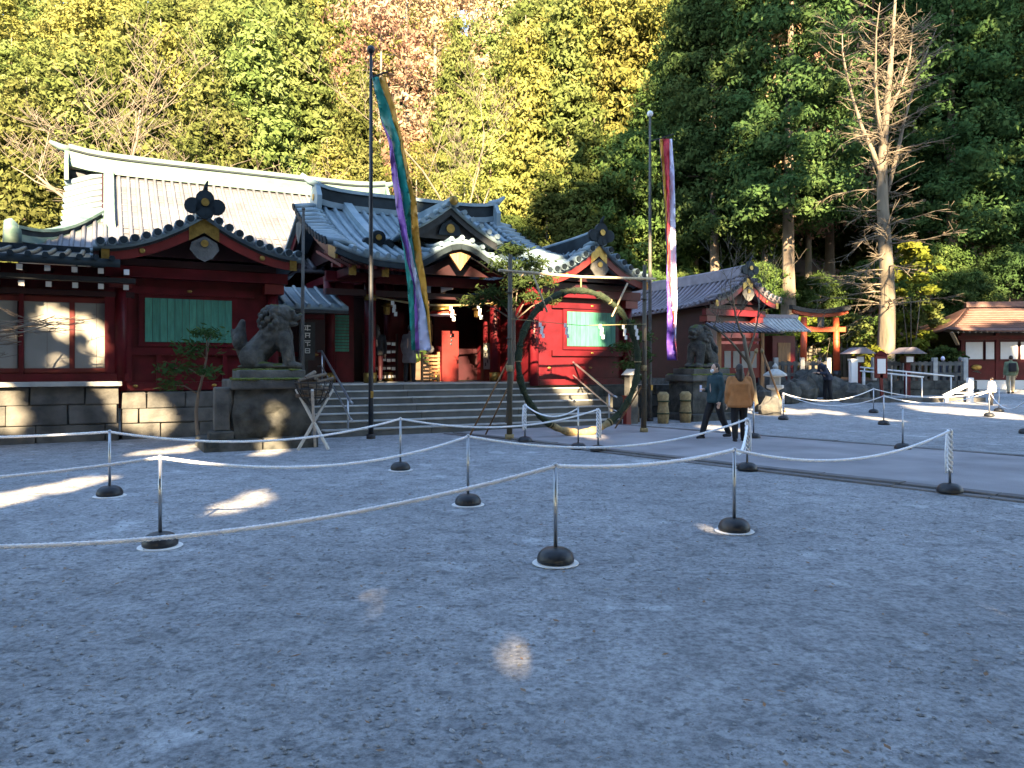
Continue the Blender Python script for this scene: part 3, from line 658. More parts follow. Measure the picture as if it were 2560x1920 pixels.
# ================================================================= things in and before the gate
def blob(name, m, parent, prims, voxel=.012, smooth=2):
    mb = MB()
    for p in prims:
        if p[0] == 'c':
            a, ra, b, rb = Vector(p[1]), p[2], Vector(p[3]), p[4]; d = (b-a)
            L = d.length; d = d.normalized() if L > 1e-6 else Vector((0, 0, 1)); pts = []; rad = []
            for k in (-.95, -.8, -.5, 0): pts.append(a+d*ra*k); rad.append(ra*math.sqrt(max(.02, 1-k*k)))
            for k in (0, .5, .8, .95): pts.append(b+d*rb*k); rad.append(rb*math.sqrt(max(.02, 1-k*k)))
            mb.tube(pts, rad, 10)
        elif p[0] == 'r':
            q = p[1]; n_ = len(q[0]); mb.add([v_ for r2 in q for v_ in r2], [(i*n_+k, i*n_+(k+1) % n_, (i+1)*n_+(k+1) % n_, (i+1)*n_+k) for i in range(len(q)-1) for k in range(n_)]+[tuple(reversed(range(n_))), tuple((len(q)-1)*n_+k for k in range(n_))])
        else: mb.ball(p[1], p[2], 12, 8)
    o = mb.build(name, m, parent, True)
    r_ = o.modifiers.new('r', 'REMESH'); r_.mode = 'VOXEL'; r_.voxel_size = voxel; r_.use_smooth_shade = True
    s_ = o.modifiers.new('s', 'SMOOTH'); s_.iterations = smooth; s_.factor = .5
    return o
def shide(mb, c, s=1.0, d=Vector((CT, ST, 0))):     # zig-zag paper streamer
    c = Vector(c); x = 0
    for k in range(4):
        a = c+d*x+Vector((0, 0, -k*.085*s)); w = .075*s
        mb.beam(a+d*-w/2+Vector((0, 0, -.05*s)), a+d*w/2+Vector((0, 0, -.05*s)), .006, .10*s)
        x += (.045 if k % 2 == 0 else -.012)*s
    return mb
hang = thing('straw_rope', 'straw rope with white paper streamers strung across the gate', 'rope', uv(8.2, 19.7, 3.4), TH); o = (8.2, 19.7, 3.4)
pts = [(6.3+3.75*i/16, 19.74, 3.44-.16*math.sin(math.pi*i/16)) for i in range(17)]
MB(o).tube(pts, [.02+.014*math.sin(math.pi*i/16) for i in range(17)], 8).build('rope_body', 'straw', hang, True)
for u_ in (6.85, 7.7, 8.55, 9.4):
    i = (u_-6.3)/3.75; shide(MB(o), (u_, 19.72, 3.42-.16*math.sin(math.pi*i)), 1.15, Vector((1, 0, 0))).build('paper_streamer', 'white', hang)
lp = UT('hanging_lantern', 'domed hanging lantern with red and white rim under the gate beam', 'lantern', 8.55, 20.3, 3.05); o = (8.55, 20.3, 3.05)
MB(o).lathe([(.02, .34), (.10, .30), (.26, .22), (.33, .12), (.30, .11)], 20, o).build('dome', 'gold', lp, True)
MB(o).lathe([(.34, .02), (.36, .06), (.33, .115), (.28, .10)], 20, o).build('red_rim', 'lamp_red', lp, True)
MB(o).lathe([(.30, -.02), (.39, 0), (.39, .018), (.30, .02)], 20, o).build('white_rim', 'white', lp, True)
MB(o).tube([Vector(o)+Vector((0, 0, .34)), Vector(o)+Vector((0, 0, .52))], .008, 6).build('chain', 'iron', lp)
for u_, nm in ((6.75, 'by the gate pillar with the white card rack'), (9.45, 'by the gate pillar with the red door leaf')):
    l2 = UT('bronze_lantern', 'small gilt hanging lantern '+nm, 'lantern', u_, 19.9, 3.0); o = (u_, 19.9, 3.0)
    MB(o).lathe([(.03, -.02), (.09, .0), (.10, .18), (.09, .2), (.17, .21), (.04, .30)], 6, o).build('lantern_body', 'gold', l2)
    MB(o).tube([Vector(o)+Vector((0, 0, .29)), Vector(o)+Vector((0, 0, .48))], .008, 6).build('chain', 'iron', l2)
# rack with rows of white cards
rk = UT('card_rack', 'dark rack with rows of small white cards inside the gate', 'rack', 7.15, 21.6, 1.15); o = (7.15, 21.6, 1.15)
for u_ in (6.65, 7.65): MB(o).box(u_-.03, u_+.03, 21.6, 21.66, 1.15, 2.55).build('rack_post', 'red_dark', rk)
for j in range(5):
    z = 1.35+j*.24; MB(o).box(6.68, 7.62, 21.58, 21.595, z, z+.03).build('rack_bar', 'red_dark', rk)
    for i in range(6): MB(o).box(6.74+i*.145, 6.85+i*.145, 21.55, 21.575, z-.11+.01*((i*7+j) % 3), z-.02).build('white_card', 'white', rk)
# wooden notice board with dark brush strokes, red notice
bd = UT('wooden_notice_board', 'brown wooden notice board on two posts inside the gate', 'notice board', 8.25, 21.2, 1.15); o = (8.25, 21.2, 1.15)
for u_ in (7.95, 8.55): MB(o).box(u_-.035, u_+.035, 21.2, 21.26, 1.15, 2.95).build('post', 'wood', bd)
for k in range(3): MB(o).box(7.9, 8.6, 21.16, 21.195, 2.32+k*.17, 2.485+k*.17).build('board', 'wood', bd)
for k in range(4): MB(o).box(7.98+k*.15, 8.03+k*.15, 21.15, 21.158, 2.40, 2.72-.05*(k % 2)).build('brush_line', 'black', bd)
ws = UT('slatted_stand', 'pale slatted wooden stand with a cream cloth bundle at the stair head', 'stand', 8.2, 20.35, 1.15); o = (8.2, 20.35, 1.15)
for u_ in (7.95, 8.45): MB(o).box(u_-.03, u_+.03, 20.35, 20.41, 1.15, 2.0).build('post', 'wood', ws)
for k in range(7): MB(o).box(7.93, 8.47, 20.32, 20.345, 1.22+k*.105, 1.285+k*.105).build('slat', 'wood', ws)
MB(o).ball((8.2, 20.4, 2.08), (.13, .1, .12)).build('cloth_bundle', 'paper', ws, True)
rd = UT('red_banner_board', 'bright red board with dark brush marks between the gate pillars', 'board', 8.95, 20.6, 1.15); o = (8.95, 20.6, 1.15)
MB(o).box(8.66, 9.18, 20.6, 20.65, 1.15, 2.62).build('board', 'red_bright', rd)
for k in range(3): MB(o).ball((8.94+.02*(k % 2), 20.595, 2.45-.11*k), (.035, .008, .045)).build('brush_mark', 'black', rd, True)
for u_, z0, z1, m, lab in ((10.3, 1.5, 2.3, 'paper', 'white paper notice with red edge on the gate wall'),):
    nb = UT('paper_notice', lab, 'notice', u_, 20.9, z0); o = (u_, 20.9, z0)
    MB(o).box(u_-.16, u_+.16, 20.89, 20.91, z0, z1).build('sheet', m, nb); MB(o).box(u_+.10, u_+.155, 20.878, 20.888, z0+.02, z1-.02).build('red_edge', 'crimson', nb)
    for k in range(5): MB(o).box(u_-.12+.07*(k % 3), u_-.09+.07*(k % 3), 20.88, 20.888, z0+.1+.1*k, z0+.2+.1*k).build('brush_mark', 'black', nb)
# dark sign with four white brush characters
sg_ = UT('dark_signboard', 'dark signboard with four white brush characters on the link corridor', 'sign', 4.7, 20.3, 1.15); o = (4.7, 20.3, 1.15)
MB(o).box(4.5, 4.92, 20.30, 20.36, 1.75, 2.75).build('board', 'black', sg_)
MB(o).box(4.67, 4.75, 20.36, 20.44, 1.15, 2.7).build('post', 'iron', sg_)
for k in range(4):
    c = Vector((4.72, 20.29, 2.60-.20*k)); mb = MB(o)
    for dx, dz, w, h in (((0, .05, .16, .025), (0, -.05, .15, .02), (0, 0, .025, .15), (-.05, -.02, .02, .08)), ((0, .06, .14, .02), (-.05, 0, .025, .12), (.05, 0, .025, .12), (0, 0, .1, .02)),
                         ((0, .06, .16, .02), (0, .02, .13, .02), (0, -.03, .025, .1), (.05, -.05, .05, .02)), ((0, .055, .12, .02), (0, -.055, .12, .02), (-.055, 0, .02, .12), (.055, 0, .02, .12), (0, 0, .1, .018)))[k]:
        mb.box(c.x+dx-w/2, c.x+dx+w/2, c.y, c.y+.008, c.z+dz-h/2, c.z+dz+h/2)
    mb.build('brush_character', 'white', sg_)

# ================================================================= great reed ring
ring = thing('reed_ring_gate', 'tall green reed ring hung between two dark posts before the stairs', 'ring gate', uv(9.6, 14.75), TH); o = (9.6, 14.75, 0)
rc = Vector((9.62, 14.75, 1.70)); R0 = 1.62
def rp(a): return rc+Vector((R0*math.cos(a), 0, R0*math.sin(a)*1.0))
def jig(a): return .070+.012*math.sin(a*17)+.008*math.sin(a*41+1)
def arc(a0, a1, n_, m, nm, extra=0):
    mb = MB(o); mb.tube([rp(a0+(a1-a0)*i/n_) for i in range(n_+1)], [jig(a0+(a1-a0)*i/n_)+extra for i in range(n_+1)], 12); return mb.build(nm, m, ring, True)
arc(R(-62), R(242), 90, 'reed', 'reed_bundle'); arc(R(242), R(298), 24, 'straw', 'straw_binding', .012)
for k in range(26):
    a = R(-60+k*12); d = Vector((-math.sin(a), 0, math.cos(a)))*.012
    MB(o).tube([rp(a)-d, rp(a)+d], jig(a)+.012, 12).build('binding_cord', 'straw' if k % 5 == 0 else 'reed', ring, True)
mb = MB(o); r_ = random.Random(4)                      # stray reed ends
for k in range(420):
    a = R(r_.uniform(-60, 240)); p = rp(a); t = Vector((-math.sin(a), 0, math.cos(a)))*(1 if r_.random() < .5 else -1)
    q = Vector((r_.uniform(-1, 1), r_.uniform(-1, 1), r_.uniform(-1, 1))).normalized()
    s0 = p+q*.075; s1 = s0+t*r_.uniform(.08, .2)+q*r_.uniform(.01, .07); mb.tube([s0, s1], [.004, .001], 3)
mb.build('stray_reeds', 'reed', ring)
for u_ in (7.78, 11.42):
    h = 4.02
    ps = MB(o).tube([(u_, 14.75, -.1), (u_+.01, 14.75, 1.5), (u_+.02, 14.75, h)], [.065, .058, .045], 10).build('post', 'bamboo', ring, True)
    for z in (1.05, 2.2, 3.2): MB(o).tube([(u_, 14.75, z-.012), (u_, 14.75, z+.012)], .07, 10).build('node', 'bamboo', ps, True)
    MB(o).tube([(u_, 14.75, 1.48), (u_, 14.75, 1.62)], .075, 10).build('paper_band', 'straw', ps, True)
    MB(o).tube([(u_, 14.75, 0), (u_, 14.75, .12)], .1, 10).build('foot_collar', 'straw', ps, True)
MB(o).tube([(7.5, 14.72, 3.66), (9.6, 14.72, 3.63), (11.75, 14.72, 3.70)], [.03, .034, .028], 8).build('cross_pole', 'wood_pale', ring, True)
for u0, u1, z0, z1 in ((8.35, 8.7, 3.6, 2.8), (10.9, 10.45, 3.55, 2.75)):
    MB(o).tube([(u0, 14.70, z0), (u1, 14.70, z1)], .022, 6).build('tie_pole', 'wood_pale', ring, True)
MB(o).tube([(9.62, 14.74, 3.62), (9.62, 14.74, 3.34)], .02, 6).build('hanging_cord', 'straw', ring, True)
MB(o).tube([(7.78, 14.68, 2.62), (9.6, 14.68, 2.52), (11.42, 14.68, 2.60)], .008, 5).build('string', 'straw', ring)
for u_ in (8.5, 9.15, 10.1, 10.75, 11.1): shide(MB(o), (u_, 14.66, 2.56), .95, Vector((1, 0, 0))).build('paper_streamer', 'white', ring)
for (a, b) in (((7.2, 15.6, .0), (7.75, 14.75, 1.7)), ((12.0, 15.6, 0.0), (11.45, 14.75, 1.7)), ((7.78, 15.95, 0), (7.78, 14.75, 1.2)), ((11.42, 15.95, 0), (11.42, 14.75, 1.2))):
    MB(o).tube([a, b], .02, 6).build('brace', 'wood', ring, True)

# ================================================================= flag poles and five-colour streamers
def flagpole(u, v, h, label, m, ball_m):
    p = uv(u, v); T = thing('flag_pole', label, 'flag pole', p, TH)
    MB().tube([(0, 0, -.1), (0, 0, 1.0), (0, 0, h*.6), (0, 0, h)], [.062, .055, .045, .032], 12).build('pole', m, T, True)
    MB().ball((0, 0, h+.07), .09, 14, 8).build('ball_finial', ball_m, T, True)
    MB().tube([(0, 0, -.05), (0, 0, .10)], .10, 12).build('socket', 'iron', T, True)
    MB().box(-.03, .03, -.09, -.05, .9, 1.05).build('cleat', 'gold', T)
    return p
PL_ = flagpole(5.2, 16.4, 8.5, 'black ball-topped flag pole with the teal and purple streamer', 'black', 'black')
PR_ = flagpole(14.0, 17.8, 8.85, 'grey ball-topped flag pole with the red and white streamer', 'stone', 'white')
def streamer(name, label, Y, rows, cols, pole_xy, y_first):
    # rows: (view y, [edge xs...]); one strip of cloth per neighbouring pair of edges, folds given by depth offsets
    p0 = W(rows[0][1][0], rows[0][0], Y); T = thing(name, label, 'streamer', p0)
    o = p0; n_ = len(cols)
    fine = []
    for i in range(len(rows)-1):
        for k in range(9):
            t = k/9; e = t*t*(3-2*t)*.5+t*.5
            fine.append((rows[i][0]*(1-t)+rows[i+1][0]*t, [a*(1-e)+b*e for a, b in zip(rows[i][1], rows[i+1][1])]))
    fine.append(rows[-1])
    for c in range(n_):
        f = []
        for q, (y, xs) in enumerate(fine):
            a, b = xs[c], xs[c+1]; row = []
            for j in range(4):
                x = a+(b-a)*j/3; dep = .025*math.sin(y*.19+j*2.1+c)+.016*math.sin(y*.43+j*1.3)+.10*math.sin(y*.017+c*1.3+j*.45)+.05*math.sin(y*.05+j)+(.13 if c % 2 else -.02)*((j/3) if c % 2 == 0 else 1-j/3)
                row.append(W(x, y, Y+dep))
            f.append(row)
        if all(abs(x[1][c+1]-x[1][c]) < .3 for x in fine): continue
        MB(o).sheet([[p+Vector((0, -.004, 0)) for p in r_] for r_ in f], [[p+Vector((0, .004, 0)) for p in r_] for r_ in f]).build('cloth_strip', cols[c], T, True)
    a = W(rows[0][1][0], rows[0][0], Y); b = W(rows[0][1][-1], rows[0][0]-8, Y)
    MB(o).tube([Vector((*pole_xy, a.z-.02)), a, b+Vector((.04, 0, .03))], .02, 6).build('top_rod', 'iron', T)
    return T
streamer('five_colour_streamer', 'long teal, ochre, purple and white cloth streamer on the black pole', PL_.y, [
    (168, [804, 804.2, 804.5, 817, 833]), (250, [820, 820.3, 821, 846, 856]), (312, [840, 848, 849, 864, 871]), (380, [847, 858, 859, 877, 884]),
    (437, [854, 869.5, 870, 888, 899]), (500, [864, 880, 880.5, 889, 904]), (550, [873, 884, 885, 893, 910]), (620, [881, 892, 899, 907, 921]), (690, [886, 897, 905, 922, 928]), (757, [890, 899, 908, 931, 932])],
    ['purple', 'teal', 'lavender', 'ochre'], (PL_.x, PL_.y), 168) if False else None
# upper and lower halves are separate strips of the same streamer
T = streamer('five_colour_streamer', 'long teal, ochre, purple and white cloth streamer on the black pole', PL_.y-.12, [
    (166, [804, 804.4, 804.8, 805.2, 818, 834]), (250, [820, 820.4, 820.8, 821.2, 846, 857]), (312, [840, 840.4, 848, 848.4, 865, 872]), (380, [846, 846.4, 859, 859.4, 877, 885]),
    (437, [854, 854.4, 869, 869.4, 887, 900]), (500, [864, 864.4, 879, 879.4, 889, 905]), (550, [873, 876, 884, 891, 895, 911]), (620, [880, 893, 897, 908, 908.4, 922]),
    (690, [885, 896, 903, 922, 922.4, 929]), (757, [889, 897, 906, 931, 931.4, 932])],
    ['teal', 'purple', 'lavender', 'teal', 'ochre'], (PL_.x, PL_.y), 166)
streamer('five_colour_streamer', 'long red, ochre and white cloth streamer with violet foot on the grey pole', PR_.y-.15, [
    (300, [1424, 1424.4, 1432, 1446, 1452]), (380, [1431, 1431.4, 1437, 1446, 1457]), (470, [1437, 1437.4, 1441, 1447, 1459]), (560, [1440, 1441, 1443, 1448, 1461]), (610, [1440, 1444, 1445, 1450, 1462]),
    (650, [1441, 1449, 1449.4, 1449.8, 1463]), (690, [1441, 1453, 1453.4, 1453.8, 1461]), (735, [1440, 1457, 1457.4, 1457.8, 1460]), (778, [1441, 1462, 1462.4, 1462.8, 1464])],
    ['violet', 'ochre', 'crimson', 'lavender'], (PR_.x, PR_.y), 300)

# ================================================================= stone lion-dogs
def liondog(u, v, z, face, label):
    T = thing('stone_lion_dog', label, 'statue', uv(u, v, z), TH-R(18) if face > 0 else TH+math.pi+R(18)); T.scale = (1.06, 1.06, 1.08)   # faces +x of its own frame
    pr = [('c', (-.28, 0, .30), .25, (.08, 0, .68), .25), ('e', (.20, 0, .60), (.21, .235, .28)), ('e', (.10, 0, .86), (.27, .29, .25)), ('e', (-.02, 0, .62), (.24, .27, .22)),
          ('e', (-.32, .18, .23), (.24, .14, .25)), ('e', (-.32, -.18, .23), (.24, .14, .25)),
          ('c', (.26, .15, .60), .125, (.34, .16, .10), .10), ('c', (.26, -.15, .60), .125, (.34, -.16, .10), .10), ('e', (.42, .16, .075), (.15, .105, .075)), ('e', (.42, -.16, .075), (.15, .105, .075)),
          ('e', (-.10, .24, .075), (.18, .10, .075)), ('e', (-.10, -.24, .075), (.18, .10, .075)),
          ('e', (.22, -.02, 1.02), (.22, .215, .20)), ('e', (.38, -.02, 1.09), (.07, .17, .05)), ('e', (.43, -.02, .98), (.12, .135, .075)), ('e', (.40, -.02, .855), (.11, .115, .05)), ('e', (.54, -.02, 1.02), (.05, .07, .045)),
          ('e', (.40, .09, 1.05), (.05, .05, .045)), ('e', (.40, -.13, 1.05), (.05, .05, .045)), ('c', (.12, .20, 1.14), .06, (.04, .29, 1.05), .04), ('c', (.12, -.24, 1.14), .06, (.04, -.31, 1.05), .04),
          ('c', (-.50, 0, .25), .10, (-.58, 0, .62), .14), ('c', (-.58, 0, .62), .14, (-.52, 0, .88), .06), ('e', (-.60, .11, .52), (.08, .09, .15)), ('e', (-.60, -.11, .52), (.08, .09, .15)), ('c', (-.62, 0, .5), .09, (-.70, 0, .72), .04),
          ('e', (-.02, 0, .06), (.60, .30, .07))]
    for k in range(64):                                 # curls of the mane
        a = k*2.4; f = k/64; el = R(-50+125*f); rr_ = .30*math.cos(el); pr.append(('e', (.06+rr_*.9*math.cos(a)*(1 if math.cos(a) < .35 else .35), rr_*1.02*math.sin(a), .90+.28*math.sin(el)), (.058, .055, .058)))
    b = blob('body', 'statue_stone', T, pr, .015, 1)
    mo = MB(); r_ = random.Random(3)
    return T
m = mat('statue_stone', (0.022, 0.023, 0.021), 0.95, 0.3, 5, col2=(0.085, 0.083, 0.074), bump=1.0, bscale=16)
n, l = nod(m); b = n['Principled BSDF']; ge = n.new('ShaderNodeNewGeometry'); sx = n.new('ShaderNodeSeparateXYZ'); l.new(ge.outputs['Normal'], sx.inputs[0])
nz = n.new('ShaderNodeTexNoise'); nz.inputs['Scale'].default_value = 5; ad = n.new('ShaderNodeMath'); ad.operation = 'MULTIPLY'; l.new(sx.outputs[2], ad.inputs[0]); l.new(nz.outputs[0], ad.inputs[1])
rp_ = n.new('ShaderNodeValToRGB'); rp_.color_ramp.elements[0].position = .36; rp_.color_ramp.elements[1].position = .5; l.new(ad.outputs[0], rp_.inputs[0])
mx = n.new('ShaderNodeMix'); mx.data_type = 'RGBA'; src = b.inputs['Base Color'].links[0].from_socket
l.new(rp_.outputs[0], mx.inputs[0]); l.new(src, mx.inputs[6]); mx.inputs[7].default_value = (.055, .068, .012, 1); l.new(mx.outputs[2], b.inputs['Base Color'])
def pedestal(u0, u1, v0, v1, label, seed, il=.22, ir=.22):
    uc, vc = (u0+u1)/2, (v0+v1)/2; T = UT('stone_pedestal', label, 'pedestal', uc, vc); o = (uc, vc, 0); r_ = random.Random(seed)
    for k in range(2):
        a = u0+(u1-u0)*k/2; MB(o).box(a+.01, a+(u1-u0)/2-.01, v0, v1, -.06, .21+.01*k).build('plinth_slab', 'stone_dark', T, bevel=.03)
    rough = MB(o); nn = 14
    top_ = []
    for j in range(9):                                  # rough-hewn block as a displaced ring stack
        z = .215+.93*j/8; ringp = []
        for k in range(40):
            t = k/40*4; s_ = int(t); f = t-s_; a, b_, c, d = u0+il, u1-ir, v0+.22, v1-.22
            p = [(a+(b_-a)*f, c), (b_, c+(d-c)*f), (b_-(b_-a)*f, d), (a, d-(d-c)*f)][s_]
            nz_ = .07*noise.noise(Vector((p[0]*3, p[1]*3, z*3+seed)))+.04*noise.noise(Vector((p[0]*9, p[1]*9, z*9)))
            dx, dy = p[0]-(u0+u1+il-ir)/2, p[1]-vc; L = math.hypot(dx, dy); bul = .06*math.sin(math.pi*j/8)
            ringp.append((p[0]+dx/L*(nz_+bul), p[1]+dy/L*(nz_+bul), z))
        top_.append(ringp)
    vs = [p for r2 in top_ for p in r2]; fs = [(j*40+k, j*40+(k+1) % 40, (j+1)*40+(k+1) % 40, (j+1)*40+k) for j in range(8) for k in range(40)]
    fs.append(tuple(8*40+k for k in range(40))); rough.add(vs, fs); rough.build('rough_block', 'stone_dark', T, False)
    MB(o).box(u0+il-.10, u1-ir+.10, v0+.12, v1-.12, 1.15, 1.34).build('cap_slab', 'stone', T, bevel=.03)
    MB(o).box(u0+il+.08, u1-ir-.08, v0+.28, v1-.28, 1.345, 1.52).build('statue_base', 'stone', T, bevel=.02)
    mb = MB(o)
    for k in range(150):
        e = r_.random()
        p = (r_.uniform(u0+il-.08, u1-ir+.08), r_.choice((v0+.16, v1-.16, r_.uniform(v0+.14, v0+.3))), 1.345) if e < .6 else (r_.uniform(u0+il+.1, u1-ir-.1), r_.uniform(v0+.3, v1-.3), 1.525)
        mb.ball(p, (r_.uniform(.05, .13), r_.uniform(.03, .08), r_.uniform(.015, .035)), 7, 4)
    mb.build('moss_cushion', 'moss', T, True)
pedestal(1.62, 3.75, 15.15, 16.7, 'rough mossy stone pedestal behind the basket brazier', 1, .60, .12)
liondog(2.98, 15.95, 1.525, 1, 'moss-backed stone lion-dog seated on the pedestal behind the brazier')
pedestal(14.9, 16.9, 17.0, 18.5, 'dark stone pedestal beside the two walking people', 7)
liondog(15.85, 17.7, 1.525, -1, 'grey-green stone lion-dog seated beside the red and white streamer')

# ================================================================= basket brazier
bp = G(678, 970); br = thing('basket_brazier', 'iron fire basket of logs on crossed pale wooden legs', 'brazier', bp, R(10))
for k in range(3):
    a = R(90+120*k); a2 = a+math.pi
    MB().beam((.33*math.cos(a), .33*math.sin(a), 0), (.40*math.cos(a2), .40*math.sin(a2), 1.15), .05, .045).build('leg', 'wood_white', br)
for z, r_ in ((.86, .12), (1.0, .24), (1.16, .32), (1.28, .35)):
    MB().tube([(r_*math.cos(k*.3927), r_*math.sin(k*.3927), z) for k in range(17)], .014, 6, False).build('basket_hoop', 'iron', br, True)
for k in range(14):
    a = k*2*math.pi/14; MB().tube([(r_*math.cos(a), r_*math.sin(a), z) for z, r_ in ((.84, .08), (.9, .16), (1.0, .24), (1.16, .32), (1.32, .36))], .010, 5).build('basket_bar', 'iron', br)
r_ = random.Random(8)
for k in range(13):
    a = r_.uniform(0, 3.14); c = Vector((r_.uniform(-.12, .12), r_.uniform(-.12, .12), 1.0+.035*k)); d = Vector((math.cos(a), math.sin(a), r_.uniform(-.25, .25)))*r_.uniform(.2, .36)
    MB().tube([c-d, c+d], [r_.uniform(.03, .045)]*2, 7).build('log', 'bark', br)

# ================================================================= stanchions and ropes
pr0 = None
def stanchion(vx, vy, label, plate=True, h=.80, wrap=False):
    T = thing('rope_stanchion', label, 'stanchion', G(vx, vy), rnd.uniform(0, 6), 'rope stanchions on the forecourt')
    if plate: link('ground_plate', ST_M['plate'], T)
    link('weighted_base', ST_M['base'], T); link('pole', ST_M['pole'], T); link('eye_cap', ST_M['cap'], T)
    if wrap: link('rope_tail', ST_M['wrap'], T)
    return T
ST_M = {'plate': MB().lathe([(.185, 0), (.19, .004), (.185, .010), (.10, .011)], 24).mesh('ground_plate', 'white', True),
        'base': MB().lathe([(.138, .010), (.150, .020), (.152, .045), (.140, .078), (.118, .105), (.088, .122), (.04, .130), (.03, .132)], 24).mesh('weighted_base', 'rubber', True),
        'pole': MB().tube([(0, 0, .125), (0, 0, .79)], .0165, 12).mesh('pole', 'steel', True),
        'cap': MB().ball((0, 0, .80), (.022, .022, .018), 10, 6).mesh('eye_cap', 'steel', True)}
wmb = MB(); 
for k in range(3): wmb.tube([(.028*math.cos(i*.9+k*2.1), .028*math.sin(i*.9+k*2.1), .80-i*.028) for i in range(20)], .011, 5)
wmb.tube([(.03, -.02, .78), (.045, -.03, .5), (.04, -.02, .25)], .013, 6); ST_M['wrap'] = wmb.mesh('rope_tail', 'rope', True)
SP = {}
for k, (x, y, lab, pl, wr_) in {
    1: (1200, 1217, 'black-based steel stanchion at the corner where the low sagging rope ends', True, False),
    2: (346, 1181, 'steel stanchion on a white plate behind the low sagging rope', True, False),
    3: (237, 1072, 'steel stanchion on a white plate before the sunlit base wall', True, False),
    4: (865, 1016, 'steel stanchion on a white plate before the stairs', True, False),
    5: (1011, 1091, 'steel stanchion on a white plate holding the rope toward the wrapped post', True, False),
    6: (1586, 1148, 'steel stanchion on a white plate before the paved path', True, False),
    7: (1614, 1017, 'rope-wrapped stanchion at the path edge behind the walking people', False, True),
    8: (2052, 1066, 'rope-wrapped stanchion on the path edging alone at the open side', False, True),
    9: (1950, 972, 'steel stanchion on the paved path without rope', False, False),
    10: (1134, 956, 'rope-wrapped stanchion inside the reed ring beside its post', False, True),
    11: (1249, 971, 'steel stanchion before the reed ring, middle of three', False, False),
    12: (1292, 976, 'rope-wrapped stanchion before the reed ring, end of three', False, True),
    13: (1628, 948, 'steel stanchion behind the person in the orange coat', False, False),
    14: (1692, 907, 'rope-wrapped stanchion beside the rock garden', False, True),
    15: (1909, 918, 'steel stanchion below the red sign post holding several ropes', False, False),
    16: (1887, 892, 'far steel stanchion behind the one below the red sign post', False, False),
    17: (2137, 900, 'steel stanchion before the child in white', False, False),
    18: (2158, 871, 'far steel stanchion near the person with the backpack', False, False),
    19: (2216, 937, 'steel stanchion at the open side of the paved path', False, False)}.items():
    s_ = stanchion(x, y, lab, pl, wrap=wr_); SP[k] = Vector(s_.location)+Vector((0, 0, .79))
def rope(a, b, sag, label, near=True, r0=.0125):
    a = Vector(a); b = Vector(b); L = (b-a).length; n_ = int(L/(.016 if near else .06))+2; mid = (a+b)/2
    T = MB(mid); d = (b-a).normalized(); sd = d.cross(Vector((0, 0, 1))).normalized()
    P = lambda t: a.lerp(b, t)-Vector((0, 0, sag*4*t*(1-t)))
    if near:
        for k in range(3):
            pts = []
            for i in range(n_):
                t = i/(n_-1); ph = t*L/.075*2*math.pi/1.0+k*2.094; pts.append(P(t)+(sd*math.cos(ph)+Vector((0, 0, 1))*math.sin(ph))*r0*.75)
            T.tube(pts, r0*.72, 5)
    else: T.tube([P(i/(n_-1)) for i in range(n_)], r0*1.15, 6)
    ob = T.build('barrier_rope', 'rope', None, True); ob.location = mid
    return tag(ob, label, 'rope', 'white barrier ropes')
rope(Vector((-6.0, 5.4, .44)), SP[1], .33, 'white twisted rope sagging low in front of the nearest white-plated stanchions', r0=.0145)
rope(SP[1], SP[6], .06, 'nearly straight white rope joining the corner stanchion to the path-side stanchion', r0=.0145)
rope(Vector((-8.2, 7.6, .45)), SP[2], .12, 'white rope rising over the sunlit gravel patch to a white-plated stanchion')
rope(SP[2], SP[5], .20, 'white rope between two white-plated stanchions across the forecourt')
rope(SP[5], SP[7], .26, 'white rope sagging across the path edging to the wrapped stanchion')
rope(SP[6], SP[8], .22, 'white rope sagging across the paved path to the lone wrapped stanchion')
rope(Vector((-11.0, 11.3, .62)), SP[3], .08, 'white rope running out past the corridor base wall')
rope(SP[3], SP[4], .22, 'white rope sagging before the mossy pedestal and brazier')
rope(SP[4], SP[12], .22, 'white rope sagging along the foot of the stairs')
rope(SP[10], SP[11], .20, 'short white rope hung inside the reed ring')
rope(SP[6], SP[7]-Vector((0, 0, .1)), .18, 'short white rope between the path-side stanchion and wrapped post')
rope(SP[14], SP[15], .32, 'white rope swagged before the rock garden', False); rope(SP[14], SP[16], .30, 'second white rope swagged behind the first before the rock garden', False)
rope(SP[15], SP[17], .28, 'white rope from below the red sign toward the child', False); rope(SP[16], SP[18], .3, 'far white rope leading toward the red hut', False)
rope(SP[17], SP[19], .35, 'white rope running from the child to the open side', False)
